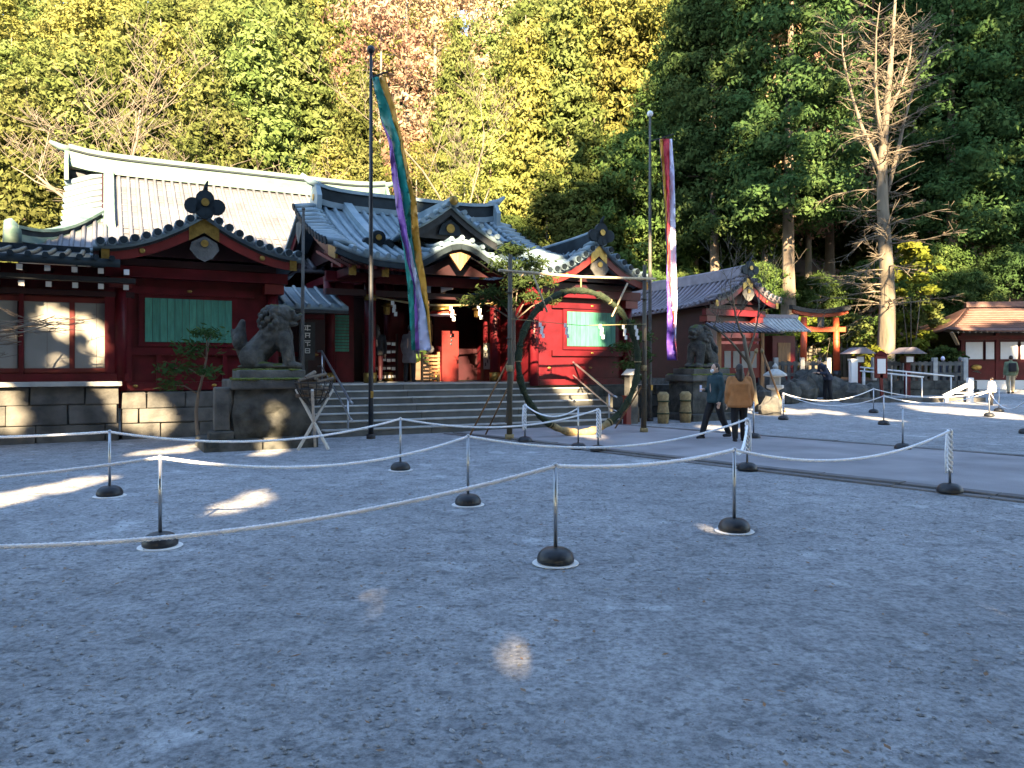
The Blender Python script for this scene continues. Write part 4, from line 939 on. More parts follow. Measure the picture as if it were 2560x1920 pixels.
# ================================================================= raised terrace, fence, torii, hut on the far side
def WX(px, Y): return Y*(px-1280)/F
def ZP(py, Y): return EYE+Y*(HZ-py)/F
tr = thing('stone_terrace', 'low stone terrace with retaining blocks below the vermilion torii', 'terrace', (13, 32, .3)); o = (13, 32, .3)
MB(o).box(9.6, 19.4, 32.1, 46, .0, 1.0).build('fill', 'litter', tr)
r_ = random.Random(2)
for c in range(2):
    x = 9.6-r_.uniform(0, .4)
    while x < 19.4:
        ln = r_.uniform(.6, 1.1); a = max(9.6, x); b = min(19.4, x+ln)
        if b-a > .1: MB(o).box(a+.01, b-.01, 31.85+r_.uniform(-.03, .03), 32.15, .28+c*.36, .28+(c+1)*.36-.01).build('stone_block', 'stone_dark', tr, bevel=.02)
        x += ln
def stone_fence(x0, x1, y, z, label, n_, h=.85, m='stone'):
    T = thing('stone_fence', label, 'fence', (x0, y, z)); o = (x0, y, z)
    for i in range(n_):
        x = x0+(x1-x0)*i/(n_-1); MB(o).box(x-.09, x+.09, y-.09, y+.09, z, z+h+.10).build('post', 'stone_pale', T, bevel=.01)
    for zz in (.18, .62): MB(o).box(x0, x1, y-.05, y+.05, z+zz, z+zz+.14).build('rail', m, T)
    k = int((x1-x0)/.24)
    for i in range(k):
        x = x0+(x1-x0)*(i+.5)/k; MB(o).box(x-.06, x+.06, y-.045, y+.045, z, z+.80).build('picket', m, T)
stone_fence(9.9, 13.2, 32.05, 1.0, 'stone picket fence on the terrace beside the rock garden', 4)
stone_fence(15.1, 18.9, 32.05, 1.0, 'stone picket fence on the terrace behind the red sign post', 4)
for px, lab in ((2142, 'beside the white fence post'), (2265, 'beyond the red sign post')):     # small red posts with roofs
    X = WX(px, 31.6); T = thing('red_lantern_post', 'dark red roofed lantern post '+lab, 'lantern', (X, 31.5, .38)); o = (X, 31.5, .38)
    MB(o).box(X-.09, X+.09, 31.41, 31.59, .36, 1.72).build('post', 'red', T)
    MB(o).box(X-.2, X+.2, 31.3, 31.7, 1.72, 2.02).build('lantern_box', 'red_dark', T); MB(o).box(X-.14, X+.14, 31.28, 31.296, 1.76, 1.98).build('paper_pane', 'white', T)
    MB(o).prism([(X-.55, 2.1), (X+.55, 2.1), (X+.1, 2.36), (X-.1, 2.36)], 31.0, 32.0).build('lantern_roof', 'grey_roof', T)
MB((WX(2130, 31), 31, .35)).box(WX(2130, 31)-.12, WX(2130, 31)+.12, 30.9, 31.1, .33, 2.0).build('x', 'white') if False else None
wp = thing('white_fence_post', 'tall white square post at the end of the ramp rail', 'post', (WX(2133, 31), 31, .36)); o = Vector((0, 0, 0))
MB().box(-.13, .13, -.13, .13, -.05, 1.45).build('shaft', 'white', wp, bevel=.01); MB().box(-.16, .16, -.16, .16, 1.452, 1.53).build('cap', 'white', wp, bevel=.01)
rr = thing('ramp_handrail', 'pair of white ramp rails behind the red sign post', 'handrail', (WX(2140, 30.8), 30.8, .36)); o = rr.location
for a, b in (((2150, 918), (2385, 941)), ((2150, 927), (2310, 943))):
    p, q = Vector((WX(a[0], 30.8), 30.8, ZP(a[1], 30.8))), Vector((WX(b[0], 29.8), 29.8, ZP(b[1], 29.8)))
    MB(o).tube([p, q], .03, 8).build('rail', 'white', rr, True)
    for t in (.05, .5, .97):
        c = p.lerp(q, t); MB(o).tube([(c.x, c.y, gz(c.x, c.y)-.02), c], .025, 8).build('rail_post', 'white', rr, True)

tx = thing('torii', 'vermilion torii with black curved top beam on the terrace', 'torii', (WX(2050, 37), 37, 1.0), R(8)); 
for sx_ in (-.82, .82):
    p = MB().tube([(sx_*1.06, 0, -.05), (sx_, 0, 2.95)], [.165, .14], 14).build('pillar', 'vermilion', tx, True); MB().tube([(sx_*1.06, 0, -.03), (sx_*1.05, 0, .38)], .19, 14).build('black_foot', 'black', p, True)
MB().box(-1.28, 1.28, -.09, .09, 2.25, 2.48).build('tie_beam', 'vermilion', tx)
cv = [(x/10*1.5, .20*abs(x/10)**2.4) for x in range(-10, 11)]
for z0, z1, w, m, nm in ((2.95, 3.13, .11, 'vermilion', 'lower_lintel'), (3.135, 3.33, .17, 'black', 'top_beam')):
    k_ = 1 if nm == 'top_beam' else .93
    MB().sheet([[Vector((x*k_, y, z1+dz)) for x, dz in cv] for y in (-w, w)], [[Vector((x*k_, y, z0+dz)) for x, dz in cv] for y in (-w, w)]).build(nm, m, tx)
MB().box(-.15, .15, -.12, -.02, 2.49, 2.94).build('plaque', 'stone', tx)
wf = thing('wooden_fence', 'weathered board fence behind the torii', 'fence', (12, 41, 1.0)); o = (12, 41, 1.0)
for i in range(26):
    x = 12.2+i*.26; MB(o).box(x, x+.2, 41, 41.04, 1.0, 2.55+.05*(i % 3)).build('board', 'bamboo', wf)
for z in (1.4, 2.2): MB(o).box(12.1, 19, 41.05, 41.1, z, z+.09).build('rail', 'bamboo', wf)

ht = thing('red_hut', 'low red and white hut with brown copper hip roof', 'hut', (WX(2400, 36), 36, .42), R(-7))
MB().box(-.1, 9.5, 0, 4.2, -.3, .52).build('plinth', 'white', ht); MB().box(-.6, 10, -.9, .0, -.3, .10).build('step', 'stone_pale', ht)
MB().box(0, 9.4, .1, 4.0, .52, 2.9).build('wall', 'red_dark', ht); MB().box(-.02, 9.42, .03, .09, .54, 1.42).build('dado', 'red', ht)
for i in range(6):
    x = .05+i*1.52
    MB().box(x, x+.16, 0.0, .095, .54, 2.72).build('post', 'red', ht)
    for a, b in ((.22, .96), (1.10, 1.46)):
        f = MB().box(x+a-.03, x+b+.03, .045, .095, 1.44, 2.36).build('window_frame', 'red', ht); MB().box(x+a, x+b, .02, .042, 1.5, 2.3).build('pane', 'white', f)
    if i < 3:
        c = MB().ball((x+.68, .0, 1.12), (.24, .03, .13), 14, 6).build('gilt_crest', 'gold', ht, True); MB().prism([(x+.5, .92), (x+.9, .84), (x+.72, .98)], -.01, .025).build('crest_tassel', 'black', ht)
MB().box(-.1, 9.5, -.05, .095, 2.40, 2.6).build('lintel', 'red', ht)
H0 = (-1.1, 10.5, -1.3, 5.3, 2.82); RZ = 4.1
Pf = lambda s, t: Vector(((1.2*(1-t)+H0[0]*t)*(1-s)+(8.2*(1-t)+H0[1]*t)*s, 2.0*(1-t)+H0[2]*t, RZ-(RZ-H0[4])*prof(t, .3)+.12*t*t*abs(2*s-1)**6))
slope(ht, (0, 0, 0), Pf, 16, 8, .10, [], .04, 'brown_roof', 'brown_roof')
for k in range(9):                                  # rows of bark shingles
    t = .1+k*.1; MB().beam(Pf(.02, t)+Vector((0, 0, .01)), Pf(.98, t)+Vector((0, 0, .01)), .06, .025).build('shingle_course', 'brown_roof', ht)
Ps = lambda s, t: Vector((1.2*(1-t)+H0[0]*t, 2.0*(1-t)+(H0[2]*(1-s)+H0[3]*s)*t, RZ-(RZ-H0[4])*prof(t, .3)+.12*t*t*abs(2*s-1)**6))
slope(ht, (0, 0, 0), Ps, 10, 8, .10, [], .04, 'brown_roof', 'brown_roof', name='hip_sheet')
MB().beam((1.1, 2.0, RZ+.1), (8.3, 2.0, RZ+.1), .3, .26).build('ridge', 'brown_roof', ht)
for i in range(44): MB().beam((-.8+i*.25, -1.1, 2.72), (-.8+i*.25, .4, 2.9), .06, .07).build('rafter', 'stone_pale', ht)
MB().beam((-.1, .0, 2.2), (-.75, -.9, 2.72), .14, .10).build('eave_brace', 'wood_pale', ht)

sp_ = thing('red_sign_post', 'red sign board with white panel on a single post', 'sign', (WX(2202, 29.6), 29.6, gz(0, 29.6)))
MB().beam((.05, 0, -.05), (0, 0, 1.0), .10, .10).build('post', 'red_bright', sp_); MB().box(-.24, .24, -.05, .05, .84, 1.72).build('board', 'red_bright', sp_, bevel=.02)
MB().prism([(-.28, 1.72), (.28, 1.72), (0, 1.90)], -.08, .08).build('board_roof', 'red', sp_); f = MB().box(-.16, .16, -.066, -.052, 1.02, 1.58).build('white_panel', 'white', sp_, bevel=.005)

# shelter with pent roof, little shrine roof
sh = thing('notice_shelter', 'small shelter with ribbed pent roof and red panel behind the stone lion-dog', 'shelter', (WX(1850, 27.5), 27.5, gz(0, 27.5)), R(10)); z0 = sh.location.z
for x in (-.8, .85): MB().box(x-.06, x+.06, -.06, .06, -.05, 2.75).build('post', 'wood', sh)
Pq = lambda s, t: Vector((-1.1+2.3*s, .55-1.2*t, 2.98-.36*t)); slope(sh, (0, 0, 0), Pq, 2, 2, .05, [(i+.5)/14 for i in range(14)], .025, 'copper_dark', 'grey_roof')
MB().box(-.74, .79, .0, .05, 1.0, 2.2).build('panel', 'red_bright', sh); MB().box(-.8, .85, -.03, .03, 2.3, 2.42).build('beam', 'red_bright', sh)
for k in range(4): MB().box(-.6+k*.33, -.36+k*.33, -.02, -.003, 1.35, 1.95).build('notice_sheet', 'paper', sh)
sm = thing('small_shrine', 'small wayside shrine with pale gabled roof left of the torii', 'shrine', (WX(1960, 33), 33, 1.0), R(14))
MB().box(-.55, .55, 0, 1.1, 0, 1.9).build('wall', 'red', sm)
for sg in (-1, 1):
    Pq = lambda s, t, sg=sg: Vector((-.95+1.9*s, .5+sg*1.05*t, 2.72-.62*prof(t, .3))); slope(sm, (0, 0, 0), Pq, 3, 5, .06, [(i+.5)/10 for i in range(10)], .03, 'stone_pale', 'stone_pale')
MB().beam((-1, .5, 2.76), (1, .5, 2.76), .16, .16).build('ridge', 'grey_roof', sm)
MB().box(-.3, .3, -.03, -.003, .3, 1.6).build('door', 'wood', sm)

# rocks and a squat stone lantern
def rock(p, r, seed, label, m='stone_dark'):
    mb = MB(); mb.ball((0, 0, r[2]*.55), r, 14, 9)
    for v_ in mb.v:
        d = 1+.30*noise.noise(v_*1.6/max(r)+Vector((seed, 0, 0)))+.10*noise.noise(v_*5/max(r)); v_.x *= d; v_.y *= d; v_.z = max(-.1, v_.z*d)
    ob = mb.build('garden_rock', m, None, False); ob.location = p; ob.rotation_euler = (0, 0, seed); tag(ob, label, 'rock', 'rocks of the garden below the terrace')
for i, (px, Y, a, b, c) in enumerate(((1905, 27.5, .5, .4, .45), (1965, 28.5, .6, .5, .5), (2010, 29.2, .7, .5, .6), (2098, 30, .8, .5, .55), (2140, 29.8, .6, .5, .4), (2180, 30.4, .5, .4, .4), (1930, 30.2, .6, .5, .7), (2030, 31, .7, .4, .8))):
    X = WX(px, Y); rock(Vector((X, Y, gz(X, Y))), (a, b, c), i*3+1, 'dark weathered rock in the garden below the terrace')
X = WX(1926, 24.6); rock(Vector((X, 24.6, gz(X, 24.6))), (.42, .36, .36), 40, 'rounded sunlit boulder beside the rope-wrapped far stanchion', 'stone')
X, Y = WX(1938, 26.3), 26.3; ln = thing('stone_lantern', 'squat pale stone lantern before the rock garden', 'stone lantern', (X, Y, gz(X, Y)))
for nm, pr_ in (('foot', [(.30, -.05), (.28, .14), (.16, .2)]), ('shaft', [(.14, .2), (.12, .62), (.15, .66)]), ('platform', [(.16, .66), (.30, .72), (.30, .82), (.2, .83)]), ('light_box', [(.19, .83), (.19, 1.1)]), ('roof', [(.2, 1.1), (.42, 1.14), (.40, 1.2), (.14, 1.36), (.08, 1.38)]), ('jewel', [(.06, 1.38), (.10, 1.46), (.02, 1.58)])):
    MB().lathe(pr_, 6 if nm in ('light_box', 'roof', 'platform') else 14).build(nm, 'stone_pale', ln, nm not in ('light_box', 'roof', 'platform'), bevel=.008)
kb = thing('stone_kerb', 'low stone kerb with dark face running below the ramp rails', 'kerb', (WX(2250, 28.6), 28.6, gz(0, 28.6)))
for k in range(9): MB().box(-2.2+k*.62, -1.6+k*.62, -.14+.05*k, .14+.05*k, -.06, .17).build('kerb_stone', 'stone', kb, bevel=.015)
# white slanting barrier board and low white post on the far forecourt
wb = thing('white_barrier', 'low white barrier with a slanting sunlit arm near the child', 'barrier', (WX(2425, 28.6), 28.6, gz(0, 28.6)), R(5))
MB().box(-.10, .10, -.08, .08, -.02, .92).build('post', 'white', wb, bevel=.015); MB().beam((-1.05, 0, .22), (-.1, 0, .66), .10, .14).build('arm', 'white', wb, bevel=.01); MB().beam((-.75, .02, .36), (-.1, .02, .36), .03, .05).build('lower_bar', 'white', wb)
MB().box(-1.0, -.9, -.06, .06, -.02, .25).build('short_leg', 'white', wb)
# weathered stone post beside the left pedestal; thin mast behind the statue
p = Vector((*uv(1.98, 15.5).xy, .2)); ps = thing('stone_marker', 'weathered square stone marker beside the mossy pedestal', 'marker', p, TH)
MB().box(-.14, .14, -.13, .13, .17, 1.0).build('shaft', 'stone', ps, bevel=.03); MB().box(-.24, .2, -.2, .2, .0, .17).build('foot', 'stone_dark', ps, bevel=.03)
p = uv(4.05, 17.9); ms = thing('slender_mast', 'slender grey mast rising beside the gate eave', 'mast', p)
MB().tube([(0, 0, -.05), (0, 0, 3.0), (.02, 0, 5.2)], [.045, .04, .03], 10).build('pole', 'stone', ms, True); MB().ball((.02, 0, 5.22), .045).build('cap', 'stone', ms, True)
bs = thing('stone_bollard', 'square stone bollard with a roofed cap at the foot of the stairs', 'bollard', uv(12.95, 17.3), TH)
MB().box(-.14, .14, -.14, .14, -.05, 1.35).build('shaft', 'stone', bs, bevel=.02); MB().prism([(-.2, 1.35), (.2, 1.35), (0, 1.52)], -.2, .2).build('cap', 'stone_pale', bs)
for u_, lab in ((13.75, 'beside the square stone bollard'), (14.55, 'beside the grey flag pole')):
    sk = thing('straw_bundle', 'upright pale straw bundle '+lab, 'straw bundle', uv(u_, 16.9), TH); mb = MB()
    mb.lathe([(.15, -.02), (.17, .3), (.14, .55), (.17, .80), (.10, .88)], 14); mb.build('bundle', 'straw', sk, True)
    for z in (.28, .62): MB().tube([(0, 0, z-.02), (0, 0, z+.02)], .175, 14).build('binding_cord', 'reed', sk, True)
rs = thing('red_short_post', 'short red post at the stair foot behind the reed ring', 'post', uv(12.55, 16.95), TH)
MB().box(-.08, .08, -.08, .08, -.05, .75).build('shaft', 'red_bright', rs, bevel=.01); MB().box(-.1, .1, -.1, .1, .752, .80).build('cap', 'red', rs)

# ================================================================= people
def person(label, loc, rz, H=1.66, top='coat_navy', bottom='cloth_black', stride=.0, lean=0.0, coat_len=.78, wide=1.0, hair_long=False, arm=(0, 0), mask=False, hat=None, bag=None, vox=.014, phone=False, hood=False):
    T = thing('person', label, 'person', loc, rz); s = H/1.66
    L = lambda x, y, z: Vector((x*s, (y-lean*max(0, z-.9))*s, (z-abs(lean)*.12*max(0, z-.9))*s))
    hip, sh, nk, hd = .90, 1.36, 1.42, 1.545
    pr = [('c', L(0, 0, hip), .12*s, L(0, 0, 1.22), .135*s), ('c', L(-.11, 0, sh-.04), .075*s, L(.11, 0, sh-.04), .075*s), ('c', L(0, .005, 1.38), .052*s, L(0, -.005, 1.47), .05*s),
          ('e', L(0, 0, hd), (.074*s, .09*s, .112*s)), ('e', L(0, -.02, hd-.06), (.055*s, .07*s, .055*s)), ('e', L(0, -.098, hd-.02), (.014*s, .02*s, .022*s)), ('e', L(.078, 0, hd-.01), (.012*s, .02*s, .03*s)), ('e', L(-.078, 0, hd-.01), (.012*s, .02*s, .03*s))]
    feet = []
    for sg in (-1, 1):
        fy = stride*sg; knee = L(sg*.10, fy*.45-.03, .49); ank = L(sg*.10, fy, .09+(.05 if fy > .1 else 0)); hp = L(sg*.085, 0, hip)
        pr += [('c', hp, .085*s, knee, .058*s), ('c', knee, .055*s, ank, .038*s)]; feet.append((hp, knee, ank))
    hands = []
    for sg in (-1, 1):
        a = arm[0 if sg < 0 else 1]; S = L(sg*.185, 0, sh-.03)
        if a == 0: E = S+Vector((sg*.05, .03, -.27))*s; Wr = S+Vector((sg*.05, -.05, -.50))*s
        else: E = S+Vector((sg*.06, .02, -.27))*s; Wr = E+Vector((-sg*.10, -.20, .02*a))*s
        d = (Wr-E).normalized(); sd = Vector((0, 1, 0)) if abs(d.y) < .7 else Vector((1, 0, 0)); sd = (sd-d*sd.dot(d)).normalized(); nn_ = d.cross(sd)
        pr += [('c', S, .048*s, E, .040*s), ('c', E, .040*s, Wr, .028*s), ('c', Wr, .03*s, Wr+d*.06*s, .034*s)]
        for k in range(4):
            b0 = Wr+d*.085*s+sd*(k-1.5)*.019*s; ln_ = (.062, .074, .068, .052)[k]*s; b1 = b0+d*ln_*.55; b2 = b1+(d*.8+nn_*.5*sg).normalized()*ln_*.5
            pr += [('c', b0, .0095*s, b1, .009*s), ('c', b1, .009*s, b2, .008*s)]
        t0 = Wr+d*.03*s-sd*.03*s; pr += [('c', t0, .011*s, t0+(d*.7-sd*.7)*.045*s, .009*s)]
        hands.append((S, E, Wr))
    blob('body', 'skin', T, pr, vox*.62, 1)
    cl = []
    for hp, kn, an in feet: cl += [('c', hp, .105*s, kn, .078*s), ('c', kn, .076*s, an+Vector((0, 0, .02)), .062*s)]
    cl += [('c', L(-.05, 0, .93), .125*s, L(.05, 0, .93), .125*s)]; blob('trousers', bottom, T, cl, vox, 2)
    z1 = coat_len; w = wide
    jk = [('c', L(-.12, .0, sh-.03), .074*s, L(.12, 0, sh-.03), .074*s), ('c', L(0, .01, 1.36), .08*s, L(0, 0, 1.42), .066*s)]
    rings = []
    for z_, hx, hy in ((z1, .185*w, .135*w), (z1+.05, .20*w, .145*w), ((z1+1.05)/2, .185*w, .135*w), (1.08, .175*w, .128*w), (1.24, .185*w, .13*w), (1.33, .165*w, .105), (1.39, .10, .075)):
        rings.append([L(hx*math.copysign(abs(math.cos(t))**.65, math.cos(t)), hy*math.copysign(abs(math.sin(t))**.65, math.sin(t))+.012*math.sin(t*5+z_*9), z_) for t in [k*math.pi/12 for k in range(24)]])
    jk.append(('r', rings))
    for S, E, Wr in hands: jk += [('c', S, .070*s*(.5+.5*w), E, .064*s*w), ('c', E, .064*s*w, Wr-(Wr-E).normalized()*.03*s, .052*s*w)]
    if hood: jk += [('e', L(0, .10, 1.40), (.12*s, .07*s, .075*s))]
    blob('jacket', top, T, jk, vox, 3)
    hr = [('e', L(0, .022, hd+.022), (.082*s, .092*s, .105*s))]
    if hair_long: hr += [('c', L(0, .05, hd), .078*s, L(0, .085, 1.33), .07*s), ('e', L(-.05, .06, 1.42), (.05*s, .05*s, .09*s)), ('e', L(.05, .06, 1.42), (.05*s, .05*s, .09*s))]
    h_ = blob('hair', hat or 'hair', T, hr, vox*.8, 1)
    if mask: MB().ball(L(0, -.075, hd-.05), (.058*s, .035*s, .048*s)).build('face_mask', 'white', T, True)
    for sg in (-1, 1): MB().ball(L(sg*.03, -.083, hd+.005), (.011*s, .008*s, .008*s), 6, 4).build('eye', 'black', T, True)
    for hp, kn, an in feet: blob('shoe', 'cloth_black', T, [('c', (an.x, an.y+.03*s, an.z-.045*s), .042*s, (an.x, an.y-.11*s, an.z-.05*s), .036*s)], vox*.8, 1)
    if bag: MB().box(-.15*s, .15*s, .13*s, .27*s, .95*s, 1.34*s).build('backpack', bag, T, bevel=.05)
    if phone: c = hands[0][2]+Vector((0, -.09, .02)); MB().box(c.x-.035, c.x+.035, c.y-.006, c.y+.006, c.z-.06, c.z+.08).build('phone', 'lavender', T, bevel=.004)
    return T
person('person in a loose orange-brown coat and black trousers walking away beside the path', G(1597, 955), R(176), 1.64, 'coat_orange', 'cloth_black', .07, coat_len=.74, wide=1.28, hair_long=True, vox=.011)
person('person in a dark teal jacket and white mask striding with a phone', G(1545, 949), R(-70), 1.66, 'coat_teal', 'cloth_black', .27, coat_len=.80, wide=1.02, mask=True, vox=.011, arm=(1, 0), phone=True, hood=True)
person('person in black standing inside the gate before the card rack', uv(6.75, 20.75, 1.148), R(190), 1.6, 'cloth_black', 'red_dark', .04, hair_long=True)
person('person in a long grey coat standing behind the streamer foot at the gate', uv(7.62, 20.5, 1.148), R(160), 1.62, 'coat_grey', 'cloth_black', .06, coat_len=.55, lean=.12)
X = WX(2062, 29.3); person('person in a dark navy coat bending over by the rock garden', Vector((X, 29.0, gz(X, 29.0))), R(-80), 1.7, 'coat_navy', 'cloth_black', .06, lean=.55, arm=(1, 1))
X = WX(2357, 33); person('person in a grey-blue coat and pale cap beside the hut', Vector((X, 33, gz(X, 33))), R(150), 1.6, 'coat_navy', 'cloth_black', .10, hat='lavender', coat_len=.6)
X = WX(2400, 32.4); person('person in a long dark navy coat facing the hut window', Vector((X, 32.4, gz(X, 32.4))), R(175), 1.58, 'coat_navy', 'coat_navy', .05, coat_len=.45, wide=1.1, hat='coat_grey')
X = WX(2527, 33); person('person in an olive jacket and beige trousers with a dark backpack', Vector((X, 33, gz(X, 33))), R(165), 1.64, 'coat_green', 'cloth_beige', .06, bag='cloth_black')
X = WX(2479, 27.6); person('small child in a white jacket standing on the forecourt', Vector((X, 27.6, gz(X, 27.6))), R(200), 1.0, 'white', 'cloth_black', .05, wide=1.3)
# ================================================================= trees
def crown_cards(rng, h, r, zb, n, shape, size=.34, clump=.55):
    """leaf cards gathered in clumps through a crown: base at zb*h, top at h"""
    nc = max(30, min(n//52, 520)); f = rng.random(nc)
    if shape == 'cone':
        f = 1-np.sqrt(rng.random(nc)*.98+.0); rm = r*np.clip((1-f), .04, 1)**.75*(.72+.36*rng.random(nc)); rr = rm*(.45+.55*np.sqrt(rng.random(nc)))
    elif shape == 'column':
        rm = r*np.sqrt(np.clip(1-f**3, .02, 1))*(.75+.35*rng.random(nc)); rr = rm*(.25+.75*np.sqrt(rng.random(nc)))
    else:
        f = .5+.5*np.sign(rng.random(nc)-.42)*rng.random(nc)**.7; rm = r*np.sqrt(np.clip(1-(2*f-1)**2, .03, 1))*(.7+.4*rng.random(nc)); rr = rm*(.35+.65*np.sqrt(rng.random(nc)))
    a = rng.random(nc)*6.283; c = np.stack([rr*np.cos(a), rr*np.sin(a), zb*h+f*(1-zb)*h], 1)
    k = rng.integers(0, nc, n); sp = clump*(.6+.8*rng.random(nc))[k][:, None]
    p = c[k]+rng.normal(size=(n, 3))*sp*np.array([.62, .62, .34])
    p[:, 2] -= .18*np.linalg.norm(p[:, :2]-c[k][:, :2], axis=1)
    crown_cards.nrm = unit((p-c[k])*np.array([1, 1, 1.6])+np.concatenate([c[k][:, :2]*.10, np.full((n, 1), .12)], 1))
    return p, size*(.5+.9*rng.random(n))
def limbs(rng, mb, h, r, zb, n, up=.25, rad=.05):
    for i in range(n):
        f = zb+(1-zb)*(i+.3)/n*.9; a = rng.random()*6.28; L = r*(1-f*.75)*(.6+.4*rng.random()); z = f*h
        d = Vector((math.cos(a), math.sin(a), up)); mb.tube([(0, 0, z), Vector((0, 0, z))+d*L*.5, Vector((0, 0, z))+d*L+Vector((0, 0, -.1*L))], [rad*(1.3-f), rad*(.9-f*.5), .012], 5)
def trunk_mesh(rng, h, rad, zb, r, nl=10, bend=.25, top=.96, m='bark'):
    mb = MB(); ph = rng.random()*6; pts = []; rd = []
    for i in range(9):
        t = i/8; pts.append((bend*math.sin(t*3+ph)*t, bend*math.cos(t*2.3+ph)*t, -.5+t*(h*top+.5))); rd.append(rad*(1.25-.25*min(1, t*6) if t < .17 else 1-.88*t))
    mb.tube(pts, rd, 9); limbs(rng, mb, h, r, zb, nl, rad=rad*.28); return mb.mesh('trunk', m, True)
VAR = {}
def variant(key, shape, n, zb, r=1.0, h=1.0, seed=0, size=.34, clump=.55, m='leaf_sun', rad=.22, bark='bark'):
    g = np.random.default_rng(seed); p, s = crown_cards(g, h, r, zb, n, shape, size, clump)
    VAR[key] = (quads_mesh('crown', cards(g, p, s, .46, .25, crown_cards.nrm), m), trunk_mesh(g, h, rad, zb, r, m=bark), h)
for i in range(4): variant('cone%d' % i, 'cone', 34000, .14, 3.6+.3*(i % 2), 17, 10+i, .155, .5)
for i in range(3): variant('col%d' % i, 'column', 62000, .30, 3.3, 26, 20+i, .125, .6, rad=.36)
for i in range(3): variant('broad%d' % i, 'ball', 26000, .22, 4.2, 13, 30+i, .13, .55, rad=.2)
for i in range(2): variant('thin%d' % i, 'ball', 5200, .30, 3.9, 17, 40+i, .14, .8, rad=.22, bark='bark_pale')
LEAFW = {'leaf_sun': 'yellow-green', 'leaf_yellow': 'golden-green', 'leaf_dark': 'deep green', 'leaf_cedar': 'dark green', 'leaf_autumn': 'orange-brown', 'leaf_lime': 'lime-green'}
SHP = {'cone': ('conifer', 'conical conifer'), 'col': ('cedar_tree', 'tall cedar'), 'bro': ('broadleaf_tree', 'bushy broadleaf tree'), 'thi': ('autumn_tree', 'thin-leaved tree with pale trunk')}
def place(key, x, y, z, h, m, where, seed=0, wide=1.0):
    cr_, tk, h0 = VAR[key]; nm, ds = SHP[key[:3] if key[:3] != 'con' else 'cone']
    T = thing(nm, '%s %s %s' % (LEAFW[m], ds, where), 'tree', (x, y, z), random.Random(seed).uniform(0, 6.28), 'trees '+where)
    s = h/h0; T.scale = (s*wide, s*wide, s)
    link('trunk', tk, T); c = link('crown', cr_, T); c.material_slots[0].link = 'OBJECT'; c.material_slots[0].material = MAT[m]; return T
r_ = random.Random(77); cnt = 0
def tv(vx, Y, key, h, m, where, wide=1.0, dz=0):
    global cnt; cnt += 1; X = Y*(vx*K-1280)/F; z = max(hill_z(X, Y), gz(X, Y)) if not (9.6 < X < 19.4 and Y < 46) else 1.0
    return place(key, X, Y, z+dz-.2, h, m, where, cnt, wide)
HB = 'on the hillside behind the main hall'; HG = 'on the hillside behind the gate'; HR = 'in the shaded wood behind the torii'
